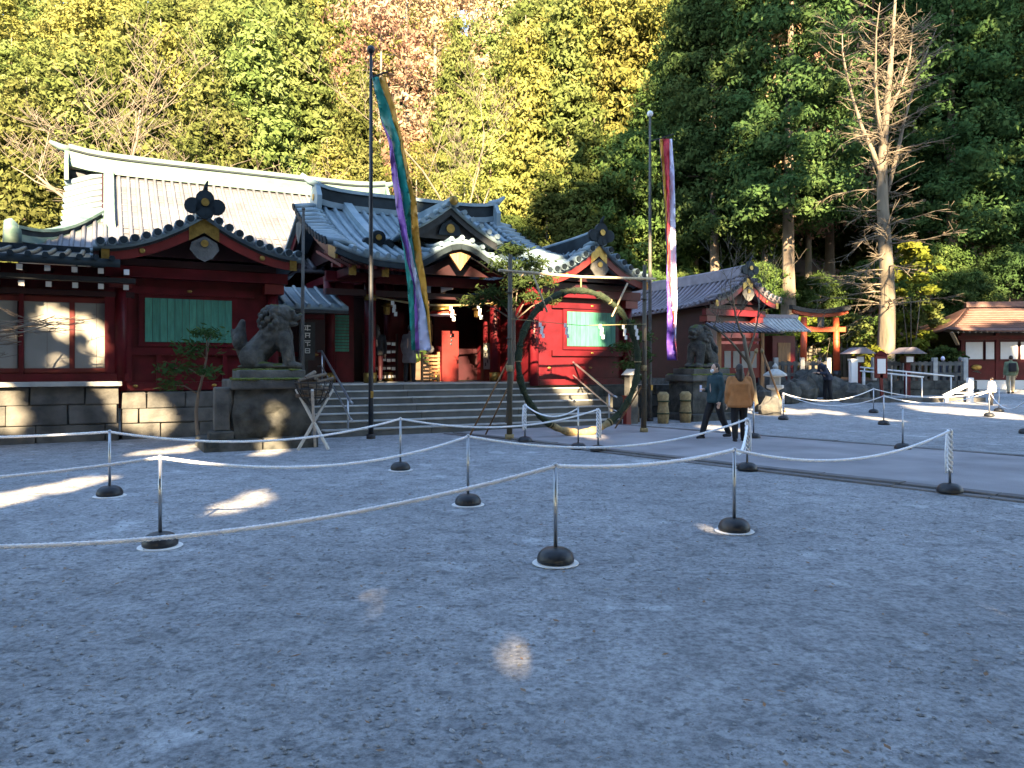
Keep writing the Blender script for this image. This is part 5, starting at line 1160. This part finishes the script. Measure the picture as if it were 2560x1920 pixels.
for a in ((-70, 47, 'cone0', 17, 'leaf_sun', HB), (45, 46, 'cone1', 18, 'leaf_sun', HB, 1.1), (165, 49, 'cone2', 19, 'leaf_sun', HB, 1.15), (285, 52, 'cone3', 20, 'leaf_sun', HB, 1.1), (350, 56, 'cone0', 20, 'leaf_yellow', HB),
          (455, 48, 'cone1', 18, 'leaf_sun', HB, 1.15), (555, 51, 'cone2', 20, 'leaf_sun', HB, 1.15), (640, 55, 'cone3', 21, 'leaf_sun', HB, 1.1), (715, 47, 'cone0', 13.5, 'leaf_yellow', HB, 1.15), (770, 53, 'cone2', 16, 'leaf_sun', HB, 1),
          (815, 57, 'thin0', 21, 'leaf_autumn', HG), (885, 60, 'thin1', 24, 'leaf_autumn', HG), (935, 66, 'thin0', 24, 'leaf_autumn', HG), (1010, 70, 'thin1', 22, 'leaf_autumn', HG),
          (990, 56, 'cone1', 20, 'leaf_sun', HG, .7), (1055, 52, 'cone3', 15, 'leaf_yellow', HG, .95), (1140, 54, 'cone0', 20, 'leaf_yellow', HG, .95), (1225, 55, 'cone2', 21, 'leaf_sun', HG), (1320, 58, 'cone1', 23, 'leaf_yellow', HG),
          (1420, 60, 'cone3', 24, 'leaf_yellow', HG), (1510, 62, 'broad0', 24, 'leaf_yellow', HG), (1000, 49, 'thin1', 11, 'leaf_yellow', HG, 1), (905, 50, 'thin0', 12, 'leaf_yellow', HG),
          (1105, 46, 'broad1', 8.5, 'leaf_dark', HG, .9), (1180, 45.5, 'cone2', 12, 'leaf_dark', HG, 1.1), (1275, 46, 'cone0', 15, 'leaf_dark', HG), (1365, 47, 'broad2', 13, 'leaf_dark', HG), (1430, 49, 'cone1', 18, 'leaf_dark', HG, 1.1),
          (1500, 47, 'col0', 22, 'leaf_cedar', HR), (1545, 44.5, 'col1', 26, 'leaf_cedar', HR), (1610, 49, 'broad0', 15, 'leaf_dark', HR), (1650, 46, 'thin0', 21, 'leaf_autumn', HR, .8, 1.5), (1745, 46, 'thin1', 22, 'leaf_autumn', HR, .85, 1.5),
          (1705, 42, 'col2', 29, 'leaf_cedar', HR, 1.05), (1790, 47, 'col0', 26, 'leaf_cedar', HR), (1850, 51, 'broad2', 18, 'leaf_dark', HR), (1985, 47, 'col1', 27, 'leaf_cedar', HR, 1.1), (2060, 44, 'col2', 27, 'leaf_cedar', HR, 1.1),
          (2140, 48, 'col0', 28, 'leaf_cedar', HR, 1.1), (2230, 45, 'col1', 27, 'leaf_cedar', HR, 1.1), (2330, 47, 'col2', 27, 'leaf_cedar', HR, 1.1), (2420, 45, 'col0', 25, 'leaf_cedar', HR), (2010, 42, 'broad1', 8, 'leaf_dark', HR), (2180, 42.5, 'broad0', 8, 'leaf_cedar', HR),
          (1640, 43, 'broad1', 6.5, 'leaf_dark', HR), (1770, 44, 'broad2', 6, 'leaf_dark', HR), (1880, 44, 'broad0', 7, 'leaf_dark', HR), (2090, 41.5, 'broad2', 6.5, 'leaf_cedar', HR), (2290, 42, 'broad1', 7.5, 'leaf_cedar', HR),
          (1480, 43.5, 'broad0', 6, 'leaf_dark', HG), (1400, 43.5, 'broad1', 6.5, 'leaf_dark', HG)):
    tv(*a)
cones = ['cone%d' % i for i in range(4)]
for Y in (60, 68, 77, 87, 98, 109):
    x = -Y*.75-6
    while x < Y*.75+6:
        X = x+r_.uniform(-1.6, 1.6); Yj = Y+r_.uniform(-3, 3); vx = (X/Yj*F+1280)/K; x += 6.4
        if 790 < vx < 1020 and Y < 90: continue
        if vx < 1560:
            if 1010 < vx < 1060: m = 'leaf_autumn'; key = 'thin%d' % r_.randint(0, 1)
            else: m = r_.choice(('leaf_sun', 'leaf_sun', 'leaf_yellow')); key = r_.choice(cones+['broad0'])
            tv(vx, Yj, key, r_.uniform(16, 21), m, HB if vx < 790 else HG, r_.uniform(.95, 1.2))
        else:
            m = r_.choice(('leaf_dark', 'leaf_cedar', 'leaf_cedar', 'leaf_autumn' if vx < 1900 else 'leaf_dark'))  # dark leaf colours carry part of this wood's shade
            tv(vx, Yj, 'thin0' if m == 'leaf_autumn' else r_.choice(('col0', 'col1', 'cone1', 'cone2')), r_.uniform(17, 23), m, HR, r_.uniform(.95, 1.2))
# low brush on the slope so that the litter only shows through in places
g = np.random.default_rng(9); n = 26000
by = 43.5+g.random(n)*55; bx = (g.random(n)*2-1)*(by*.8); cl = np.array([noise.noise(Vector((a*.25, b*.25, 5))) for a, b in zip(bx, by)])
keep = cl > -.05; bx, by = bx[keep], by[keep]; bz = np.array([hill_z(a, b) for a, b in zip(bx, by)])+g.random(len(bx))**2*1.4
tag(link('hillside_brush', quads_mesh('hillside_brush', cards(g, np.stack([bx, by, bz], 1), .3+.25*g.random(len(bx)), .55, .1), 'leaf_dark')), 'low green brush covering the hillside floor', 'brush', kind='stuff')

def bare_tree(name, label, loc, h, rad, seed, spread=.75, m='bark_pale', depth=5, lean=(0, 0), nbr=3, up=.35, tw=1.0, first=.28, group=None):
    T = thing(name, label, 'tree', loc, 0, group); rr_ = random.Random(seed); tk = MB(); bm_ = MB()
    def grow(p, d, L, r0, k, mb):
        pts = [p]; rd = [r0]; q = p.copy(); dd = d.copy(); ns = 4
        for i in range(ns):
            dd = (dd+Vector((rr_.uniform(-.22, .22), rr_.uniform(-.22, .22), rr_.uniform(-.10, .16)))).normalized(); q = q+dd*L/ns; pts.append(q.copy()); rd.append(r0*(1-.45*(i+1)/ns))
        mb.tube(pts, rd, 7 if k < 2 else 4)
        if k >= depth: return
        for j in range(nbr+(1 if k > 1 else 0)):
            t = rr_.uniform(.35, 1) if k else rr_.uniform(first, 1); i = min(ns-1, int(t*ns)); b = pts[i].lerp(pts[i+1], t*ns-i)
            a = rr_.uniform(0, 6.28); sd = Vector((math.cos(a), math.sin(a)*.8, 0)); nd = (dd*(1-spread)+sd*spread+Vector((0, 0, up))).normalized()
            grow(b, nd, L*rr_.uniform(.5, .72), max(.006*tw, rd[i]*rr_.uniform(.42, .6)), k+1, bm_)
    grow(Vector((0, 0, -.3)), Vector((lean[0], lean[1], 1)).normalized(), h*.5, rad, 0, tk)
    tk.build('trunk', m, T, True); bm_.build('branches', m, T, True); return T
def gw(vx, Y):
    X = Y*(vx*K-1280)/F; return Vector((X, Y, max(hill_z(X, Y), gz(X, Y))))
bare_tree('bare_tree', 'wide-spreading leafless tree rising behind the main hall ridge', gw(285, 40.5), 19.5, .30, 12, .74, up=.40, depth=4, tw=2.4, nbr=4, first=.9)
bare_tree('bare_tree', 'leafless tree leaning over the shaded gap behind the main hall', gw(350, 41.5), 16.5, .24, 18, .80, lean=(.30, 0), up=.16, depth=4, tw=2.4, nbr=4, first=.8)
bare_tree('bare_tree', 'small leafless tree among conifers behind the main hall roof end', gw(575, 43), 15, .18, 19, .6, up=.4, tw=2.0, first=.8, depth=4)
bare_tree('bare_tree', 'pale leafless tree on the slope behind the gate ridge', gw(960, 45), 20, .20, 23, .6, up=.45, tw=2.0, first=.6, depth=4)
bare_tree('bare_tree', 'slender leafless tree with prop poles behind the orange-coated person', gw(1640, 25.5), 6.0, .10, 31, .6, 'bark_dead', lean=(-.05, 0), up=.5, depth=4)
bare_tree('bare_tree', 'dark leafless branches overhanging the corridor eave', Vector((-11.6, 14.6, 0)), 5.2, .12, 37, .85, 'bark', lean=(.28, 0), up=.0, depth=4, nbr=3, first=.5)
pp_ = gw(1640, 25.5)
for dx, nm in ((-.9, 'stone lion-dog'), (.8, 'small wayside shrine')):
    t_ = thing('tree_prop', 'leaning wooden prop of the slender bare tree on the side of the '+nm, 'prop', pp_+Vector((dx, -.2, 0))); MB().tube([(0, 0, -.05), (-dx*.92, .2, 2.1)], .035, 7).build('pole', 'wood', t_, True); MB().tube([(-dx*.86, .19, 1.95), (-dx*.9, .2, 2.05)], .06, 7).build('binding', 'straw', t_, True)
# dead conifer with whorls of bare branches
dp = Vector((WX(2212, 35.6), 35.6, 1.0)); dt = thing('dead_conifer', 'tall dead conifer with pale bark and rows of bare branches', 'tree', dp); r_ = random.Random(6); tb = MB(); bb = MB()
hgt = 18.2; cx = lambda z: (.10*math.sin(z*.5)+(.5*max(0, (z-10)/8)**2), .05*math.cos(z*.7))
tb.tube([(*cx(z), z) for z in [-.4]+[i*1.3 for i in range(15)]], [.50]+[.42*(1-.064*i)*(1.1 if i < 1 else 1) for i in range(15)], 12)
for i in range(4):                                   # upward leaders of the split crown
    z = 8.0+i*1.3; a = i*1.9+.5; d = Vector((math.cos(a)*.34, math.sin(a)*.25, 1)).normalized(); p = Vector((*cx(z), z)); q = [p]
    for k in range(6): d = (d+Vector((r_.uniform(-.14, .14), r_.uniform(-.12, .12), .05))).normalized(); q.append(q[-1]+d*(17.6-z)/6*r_.uniform(.8, 1.05))
    tb.tube(q, [.13, .11, .09, .07, .05, .035, .015], 7)
    for k in range(1, 7):
        for j in range(9):
            a2 = r_.uniform(0, 6.28); e = Vector((math.cos(a2), math.sin(a2), r_.uniform(.1, .9))).normalized(); L = r_.uniform(.5, 1.7); b0 = q[k-1].lerp(q[k], r_.random()); b1 = b0+e*L*.5; b2 = b1+(e+Vector((r_.uniform(-.4, .4), r_.uniform(-.4, .4), r_.uniform(-.1, .5)))).normalized()*L*.5
            bb.tube([b0, b1, b2], [.026, .018, .007], 4)
            for _ in range(4): f_ = (e+Vector((r_.uniform(-1, 1), r_.uniform(-1, 1), r_.uniform(-.5, .7)))).normalized(); m_ = b0.lerp(b2, r_.uniform(.3, 1)); bb.tube([m_, m_+f_*L*r_.uniform(.15, .4)], [.012, .005], 3)
for i in range(105):
    z = 3.0+13*r_.random()**1.1; a = r_.uniform(0, 6.28); L = (3.9*(1-z/22)+.3)*r_.choice((.25, .5, .8, 1.0, 1.15))*r_.uniform(.8, 1.1); d = Vector((math.cos(a), math.sin(a)*.7, r_.uniform(-.1, .3) if z < 9 else r_.uniform(.2, .7))).normalized(); p = Vector((*cx(z), z)); pts = [p]
    for k in range(5): d = (d+Vector((r_.uniform(-.28, .28), r_.uniform(-.28, .28), r_.uniform(-.22, .16)))).normalized(); pts.append(pts[-1]+d*L/5)
    bb.tube(pts, [.042, .034, .027, .020, .014, .008], 4)
    for k in range(1, 6):
        for q in range(r_.randint(1, 5)):
            e = (d+Vector((r_.uniform(-.9, .9), r_.uniform(-.9, .9), r_.uniform(-.45, .35)))).normalized(); e0 = pts[k]+e*L*r_.uniform(.12, .34); bb.tube([pts[k], e0], [.014, .007], 3)
            if r_.random() < .6: bb.tube([pts[k].lerp(e0, .6), e0+Vector((r_.uniform(-.3, .3), r_.uniform(-.3, .3), r_.uniform(-.2, .1)))], [.008, .004], 3)
tb.build('trunk', 'bark_dead', dt, True); bb.build('branches', 'bark_dead', dt, True)

# pines and shrubs near the buildings
def pine(label, loc, h, pads, seed, m='leaf_dark', trunk_m='bark', rad=.07, size=.075, n=420, name='pine_tree', lean=.0, spread=.42):
    g = np.random.default_rng(seed); T = thing(name, label, 'tree' if name.endswith('tree') else 'shrub', loc); mb = MB(); q = []
    tp = [Vector((lean*t*t+.10*math.sin(t*5+seed), .07*math.cos(t*4+seed), -.1+t*(h*.92+.1))) for t in [i/6 for i in range(7)]]
    mb.tube(tp, [rad*(1-.11*i) for i in range(7)], 8)
    for (dx, dy, z, r) in pads:
        b = tp[min(6, int(z/h*6))]; e = Vector((dx, dy, z)); mb.tube([b, b.lerp(e, .5)+Vector((0, 0, .08)), e], [rad*.4, rad*.28, .01], 5)
        k = int(n*(r/.5)**1.5); c = g.normal(size=(k, 3))*np.array([r*.5, r*.5, r*spread*.5])+np.array(e); q.append(cards(g, c, size*(.6+.8*g.random(k)), .28, -.35))
    mb.build('trunk', trunk_m, T, True); link('crown', quads_mesh('crown', np.concatenate(q), m), T); return T
pine('small pine with pale trunk before the dark green shutter', uv(1.80, 17.2), 2.3, [(-.5, -.1, 1.55, .4), (-.2, 0, 1.95, .42), (.2, 0, 2.25, .38), (.15, -.1, 1.5, .32), (-.6, -.1, 1.2, .3), (-.05, .1, 2.3, .2)], 3, 'leaf_cedar', 'bark', .05, n=230)
pine('tall pine with needle pads spreading before the gate eave end', uv(9.05, 17.1), 4.5, [(.1, -.1, 4.5, .4), (.55, -.1, 4.15, .42), (-.1, -.2, 4.1, .45), (.75, 0, 3.75, .4), (.2, -.1, 3.7, .4), (-.5, -.1, 3.45, .36), (-.9, 0, 3.25, .34), (.5, 0, 3.35, .3), (-.1, 0, 3.2, .34), (.95, 0, 3.3, .3)], 5, 'leaf_cedar', 'bark', .06)
pine('low bushy pine at the corner of the wing with the sunlit shutter', uv(13.4, 17.75), 2.9, [(-.15, -.1, 2.75, .34), (.2, -.1, 2.45, .36), (-.3, -.1, 2.15, .36), (.25, 0, 1.9, .36), (-.1, -.1, 1.6, .36), (.1, -.1, 1.3, .3)], 8, 'leaf_cedar', 'bark', .07, n=330)
def shrub(label, loc, h, r, m, seed, n=2200, size=.11, trunk=True):
    g = np.random.default_rng(seed); T = thing('shrub', label, 'shrub', loc); p, s = crown_cards(g, h, r, .2, n, 'ball', size, .22); link('foliage', quads_mesh('foliage', cards(g, p, s, .55), m), T)
    mb = MB(); [mb.tube([(0, 0, -.1), (r*.3*math.cos(k*2.1), r*.3*math.sin(k*2.1), h*.6)], [.04, .015], 6) for k in range(3)]; mb.build('stems', 'bark', T, True)
shrub('bright yellow-green clipped shrub beside the dead conifer', Vector((WX(2180, 33.2), 33.2, 1.0)), 1.35, .5, 'leaf_lime', 1, 1500, .09)
shrub('lime-green leafy sapling lit beside the dead conifer trunk', Vector((WX(2278, 36.5), 36.5, 1.0)), 6.4, 1.5, 'leaf_lime', 2, 2600, .17)
shrub('drooping green sapling with lit leaf tips by the hut roof', Vector((WX(2305, 38), 38, .5)), 4.4, 1.4, 'leaf_sun', 3, 2000, .16)
shrub('bright leafy sapling behind the grey-roofed wing', Vector((WX(1760, 43), 43, .5)), 6.2, 1.7, 'leaf_lime', 4, 2400, .18)
shrub('rounded green shrub beside the hut wall', Vector((WX(2365, 35), 35, .42)), 2.0, .9, 'leaf_dark', 5, 2600, .11)
shrub('pale golden shrub behind the torii pillars', Vector((WX(2010, 41.8), 41.8, 1.0)), 3.2, 1.7, 'leaf_lime', 6, 2600, .14)
shrub('second golden shrub behind the torii beam end', Vector((WX(2120, 42.4), 42.4, 1.0)), 3.4, 1.6, 'leaf_sun', 7, 2600, .14)

# ================================================================= unseen grove shading the forecourt, its crowns carved to shape the sunlight
SX, SY, SZ = TOSUN
def proj(p):                                        # along the sun onto the plane y = 0
    k = p[..., 1]/SY; return p[..., 0]-SX*k, p[..., 2]-SZ*k
CT_X = [-60, -6.6, -5.2, -4.4, -1.0, 1.6, 3.6, 6, 10, 18, 60]; CT_C = [14.0, 14.2, 15.6, 17.0, 17.5, 18.0, 27.0, 32, 38, 44, 46]  # crowns are cut above this line so roofs and hillside stay sunlit
def P_of(t):
    kind, vx, vy, a, rad = t
    p = G(vx, vy) if kind == 'g' else (onv(vx, vy, a) if kind == 'v' else W(vx, vy, a)); return p, rad
TARGETS = [('v', 118, 685, 18.95, .10), ('v', 135, 715, 18.95, .06), ('v', 195, 700, 18.95, .10), ('v', 212, 752, 18.95, .08), ('v', 120, 775, 18.95, .04), ('v', 75, 690, 18.95, .0), ('v', 5, 730, 18.95, .0),  # spots to be sunlit; leaves along their sun rays are removed
    ('v', 245, 855, 18.55, .16), ('v', 275, 880, 18.6, .20), ('v', 320, 890, 18.68, .24), ('v', 350, 905, 18.68, .16), ('v', 14, 870, 18.55, .22), ('v', 12, 905, 18.55, .18), ('v', 55, 880, 18.55, -.02),
    ('v', 605, 890, 15.4, .10), ('v', 607, 962, 15.15, .0), ('w', 622, 775, 15.6, .0),
    ('g', 10, 1075, 0, .22), ('g', 70, 1065, 0, .20), ('g', 150, 1048, 0, .18), ('g', 215, 1035, 0, .12), ('g', 480, 1098, 0, .08), ('g', 520, 1088, 0, .14), ('g', 560, 1075, 0, .14), ('g', 580, 975, 0, .20), ('g', 330, 975, 0, .16), ('g', 400, 968, 0, .18), ('g', 60, 985, 0, .0), ('g', 205, 1112, 0, -.05), ('g', 140, 1250, 0, -.08),
    ('g', 785, 1302, 0, .04), ('g', 940, 1465, 0, -.05), ('g', 1105, 1420, 0, .0), ('g', 1700, 887, 0, .45), ('g', 1785, 889, 0, .28), ('g', 2030, 884, 0, .6), ('g', 2110, 890, 0, .6), ('g', 2150, 898, 0, .5), ('g', 1900, 905, 0, .25), ('g', 1555, 925, 0, .3),
    ('v', 1240, 690, 18.95, .62), ('v', 1215, 735, 18.95, .55), ('v', 1265, 725, 18.95, .38), ('v', 1180, 720, 18.95, .40), ('v', 1150, 760, 18.9, .40), ('v', 1255, 650, 18.9, .35), ('v', 1235, 770, 18.9, .3), ('v', 1230, 810, 18.8, .2),
    ('v', 985, 745, 20.6, .34), ('v', 985, 710, 20.6, .26), ('v', 828, 790, 19.95, .17), ('v', 822, 755, 19.95, .13), ('v', 1085, 780, 20.9, .24), ('v', 1050, 655, 19.95, .16), ('v', 1050, 690, 19.95, .13), ('v', 970, 636, 20.3, .22), ('v', 960, 551, 18.4, .16), ('v', 958, 785, 20.35, .2),
    ('v', 985, 535, 18.7, .22), ('v', 960, 545, 18.7, .18), ('v', 1065, 548, 18.9, .25), ('v', 1090, 585, 18.5, .25), ('v', 1160, 605, 18.0, .22), ('v', 1150, 565, 19.5, .3), ('v', 1180, 575, 18.9, .3), ('v', 1050, 595, 18.7, .16), ('v', 1160, 607, 18.4, .15),
    ('v', 1250, 838, 18.2, .28), ('v', 1215, 835, 19.0, .22), ('v', 1265, 940, 14.75, .18), ('w', 1455, 600, 22, .20), ('w', 1455, 640, 22, .24), ('w', 1453, 670, 22, .2), ('w', 1447, 740, 22, .12), ('w', 1450, 500, 22, .12), ('v', 1365, 820, 16.9, .16), ('v', 1372, 845, 16.9, .14),
    ('w', 1905, 640, 35.2, .55), ('w', 1912, 690, 35.2, .60), ('w', 1915, 730, 35.2, .55), ('w', 1800, 400, 35.2, .8), ('w', 1790, 440, 35.2, .8), ('w', 1760, 465, 35.2, .6), ('w', 1900, 330, 35.2, .4), ('w', 1925, 210, 35.2, .9), ('w', 1935, 150, 35.2, .9), ('w', 1950, 90, 35.2, .8), ('w', 1860, 190, 35.2, .7), ('w', 2010, 470, 35.2, .4),
    ('w', 1965, 545, 36.5, .9), ('w', 1995, 560, 36.5, .5), ('w', 1885, 765, 33, .45), ('w', 1960, 640, 38, .6), ('w', 2150, 668, 36, .7), ('w', 2090, 690, 36, .4), ('w', 2205, 665, 36, .6), ('w', 2135, 842, 27.6, .34), ('w', 2060, 855, 28.5, .35), ('w', 1665, 865, 24.4, .35),
    ('w', 1545, 560, 44, .7), ('w', 1590, 590, 43, .8), ('w', 1540, 410, 44.5, .5), ('w', 1720, 500, 42, .3), ('w', 1715, 620, 42, .35), ('w', 1730, 560, 42, .3), ('w', 1740, 720, 42, .6), ('w', 1830, 725, 42, .6), ('w', 1680, 150, 45, 1.2), ('w', 1720, 200, 45, 1.0), ('w', 1650, 380, 45, .6), ('w', 1740, 290, 40, .8), ('w', 2200, 757, 36, .3), ('w', 1690, 605, 25.5, .35)]
tg = [P_of(t) for t in TARGETS]; TX = np.array([proj(np.array(p))[0] for p, _ in tg]); TC = np.array([proj(np.array(p))[1] for p, _ in tg]); TR = np.array([q+(.06 if q > .17 else .0) for _, q in tg])
CE = math.cos(R(SUN_EL)); g = np.random.default_rng(3)
def carved_open(p, s_):                                    # True where leaves are removed to place sun patches and dapples
    xs, C = proj(p); top = np.interp(xs, CT_X, CT_C)+.8*np.sin(xs*1.9)+.5*np.sin(xs*4.3+1)
    o_ = C > top
    d = np.sqrt((xs[:, None]-TX)**2+((C[:, None]-TC)*CE)**2); o_ |= (d < TR[None]+s_[:, None]*.62).any(1)
    nz_ = np.array([noise.noise(Vector((a*.42, b*.42, 1.7)))+.55*noise.noise(Vector((a*1.15, b*1.15, 9))) for a, b in zip(xs, C)])
    thr = np.where((xs > 3) & (C > 19), .02, np.where((xs > 3) & (C > 14), .32, 9)); thr = np.where((xs > 15) & (C > 20), .13, thr)
    return o_ | (nz_ > thr)
k = 0
for row, yy_ in enumerate((-6.5, -10.5, -15.0, -20.0)):
    x = -34+row*2.2
    while x < 46:
        X = x+r_.uniform(-.8, .8); Y = yy_+r_.uniform(-.8, .8); kk = Y/SY; xs = X-SX*kk; top = np.interp(xs, CT_X, CT_C)+SZ*kk+.5
        best = None
        for dx in (0, .5, -.5, 1.0, -1.0, 1.5, -1.5, 2.0, -2.0):       # trunks moved or cut short to keep the carved openings lit
            near = np.abs(X+dx-SX*kk-TX) < TR+.38; c_ = near.sum()
            if best is None or c_ < best[0]: best = (c_, dx, (TC[near]-TR[near]).min()+SZ*kk if c_ else 1e9)
        X += best[1]; ttop = max(4.0, min(top*.93, best[2]-.4))
        rad_ = 3.7 if top < 26 else 4.3; zb = 4.6/top; n = int(110*rad_*top*.36)
        p, s_ = crown_cards(g, top, rad_, zb, n, 'column', .46, .9); p = p+np.array([X, Y, 0]); kp = ~carved_open(p, s_); kp &= ~((p[:, 1] > -1.2)); p, s_ = p[kp]-np.array([X, Y, 0]), s_[kp]
        if len(p) > 20:
            T = thing('carved_shade_cedar', 'unseen tall cedar behind the forecourt, crown carved to place sun patches', 'tree', (X, Y, 0), 0, 'grove behind the forecourt')
            link('crown', quads_mesh('crown', cards(g, p, s_*.95, .62), 'leaf_cedar'), T); mb = MB(); mb.tube([(0, 0, -.3), (.1, 0, ttop*.5), (0, .1, ttop)], [.30, .24, .05], 9); mb.build('trunk', 'bark', T, True)
        x += 4.7; k += 1

x = -30.0                                            # unseen low trees added to block stray sun below the grove crowns
while x < 34:
    X = x+r_.uniform(-.5, .5); Y = -8.6+r_.uniform(-.6, .6); p, s_ = crown_cards(g, 10.5, 3.0, .14, 1500, 'column', .42, .8); p = p+np.array([X, Y, 0]); kp = ~carved_open(p, s_) & (p[:, 1] < -1.2); p, s_ = p[kp]-np.array([X, Y, 0]), s_[kp]
    T = thing('added_shade_tree', 'unseen low broadleaf tree added to block stray sun behind the forecourt', 'tree', (X, Y, 0), 0, 'unseen trees added to block stray sun')
    link('crown', quads_mesh('crown', cards(g, p, s_, .62), 'leaf_dark'), T); mb = MB(); mb.tube([(0, 0, -.2), (.05, 0, 1.5), (0, 0, 3.2)], [.16, .13, .08], 8); mb.build('trunk', 'bark', T, True)
    x += 3.6

# fallen leaves on the forecourt
g = np.random.default_rng(12); n = 500; fy = 2.5+g.random(n)*16; fx = (g.random(n)*2-1)*(fy*.7)
fl = cards(g, np.stack([fx, fy, np.full(n, .022)], 1), .018+.014*g.random(n), .5); fl[..., 2] = .012+(fl[..., 2]-.022)*.25+.006
tag(link('fallen_leaves', quads_mesh('fallen_leaves', fl, 'leaf_autumn')), 'small dry leaves scattered over the gravel forecourt', 'leaves', kind='stuff')
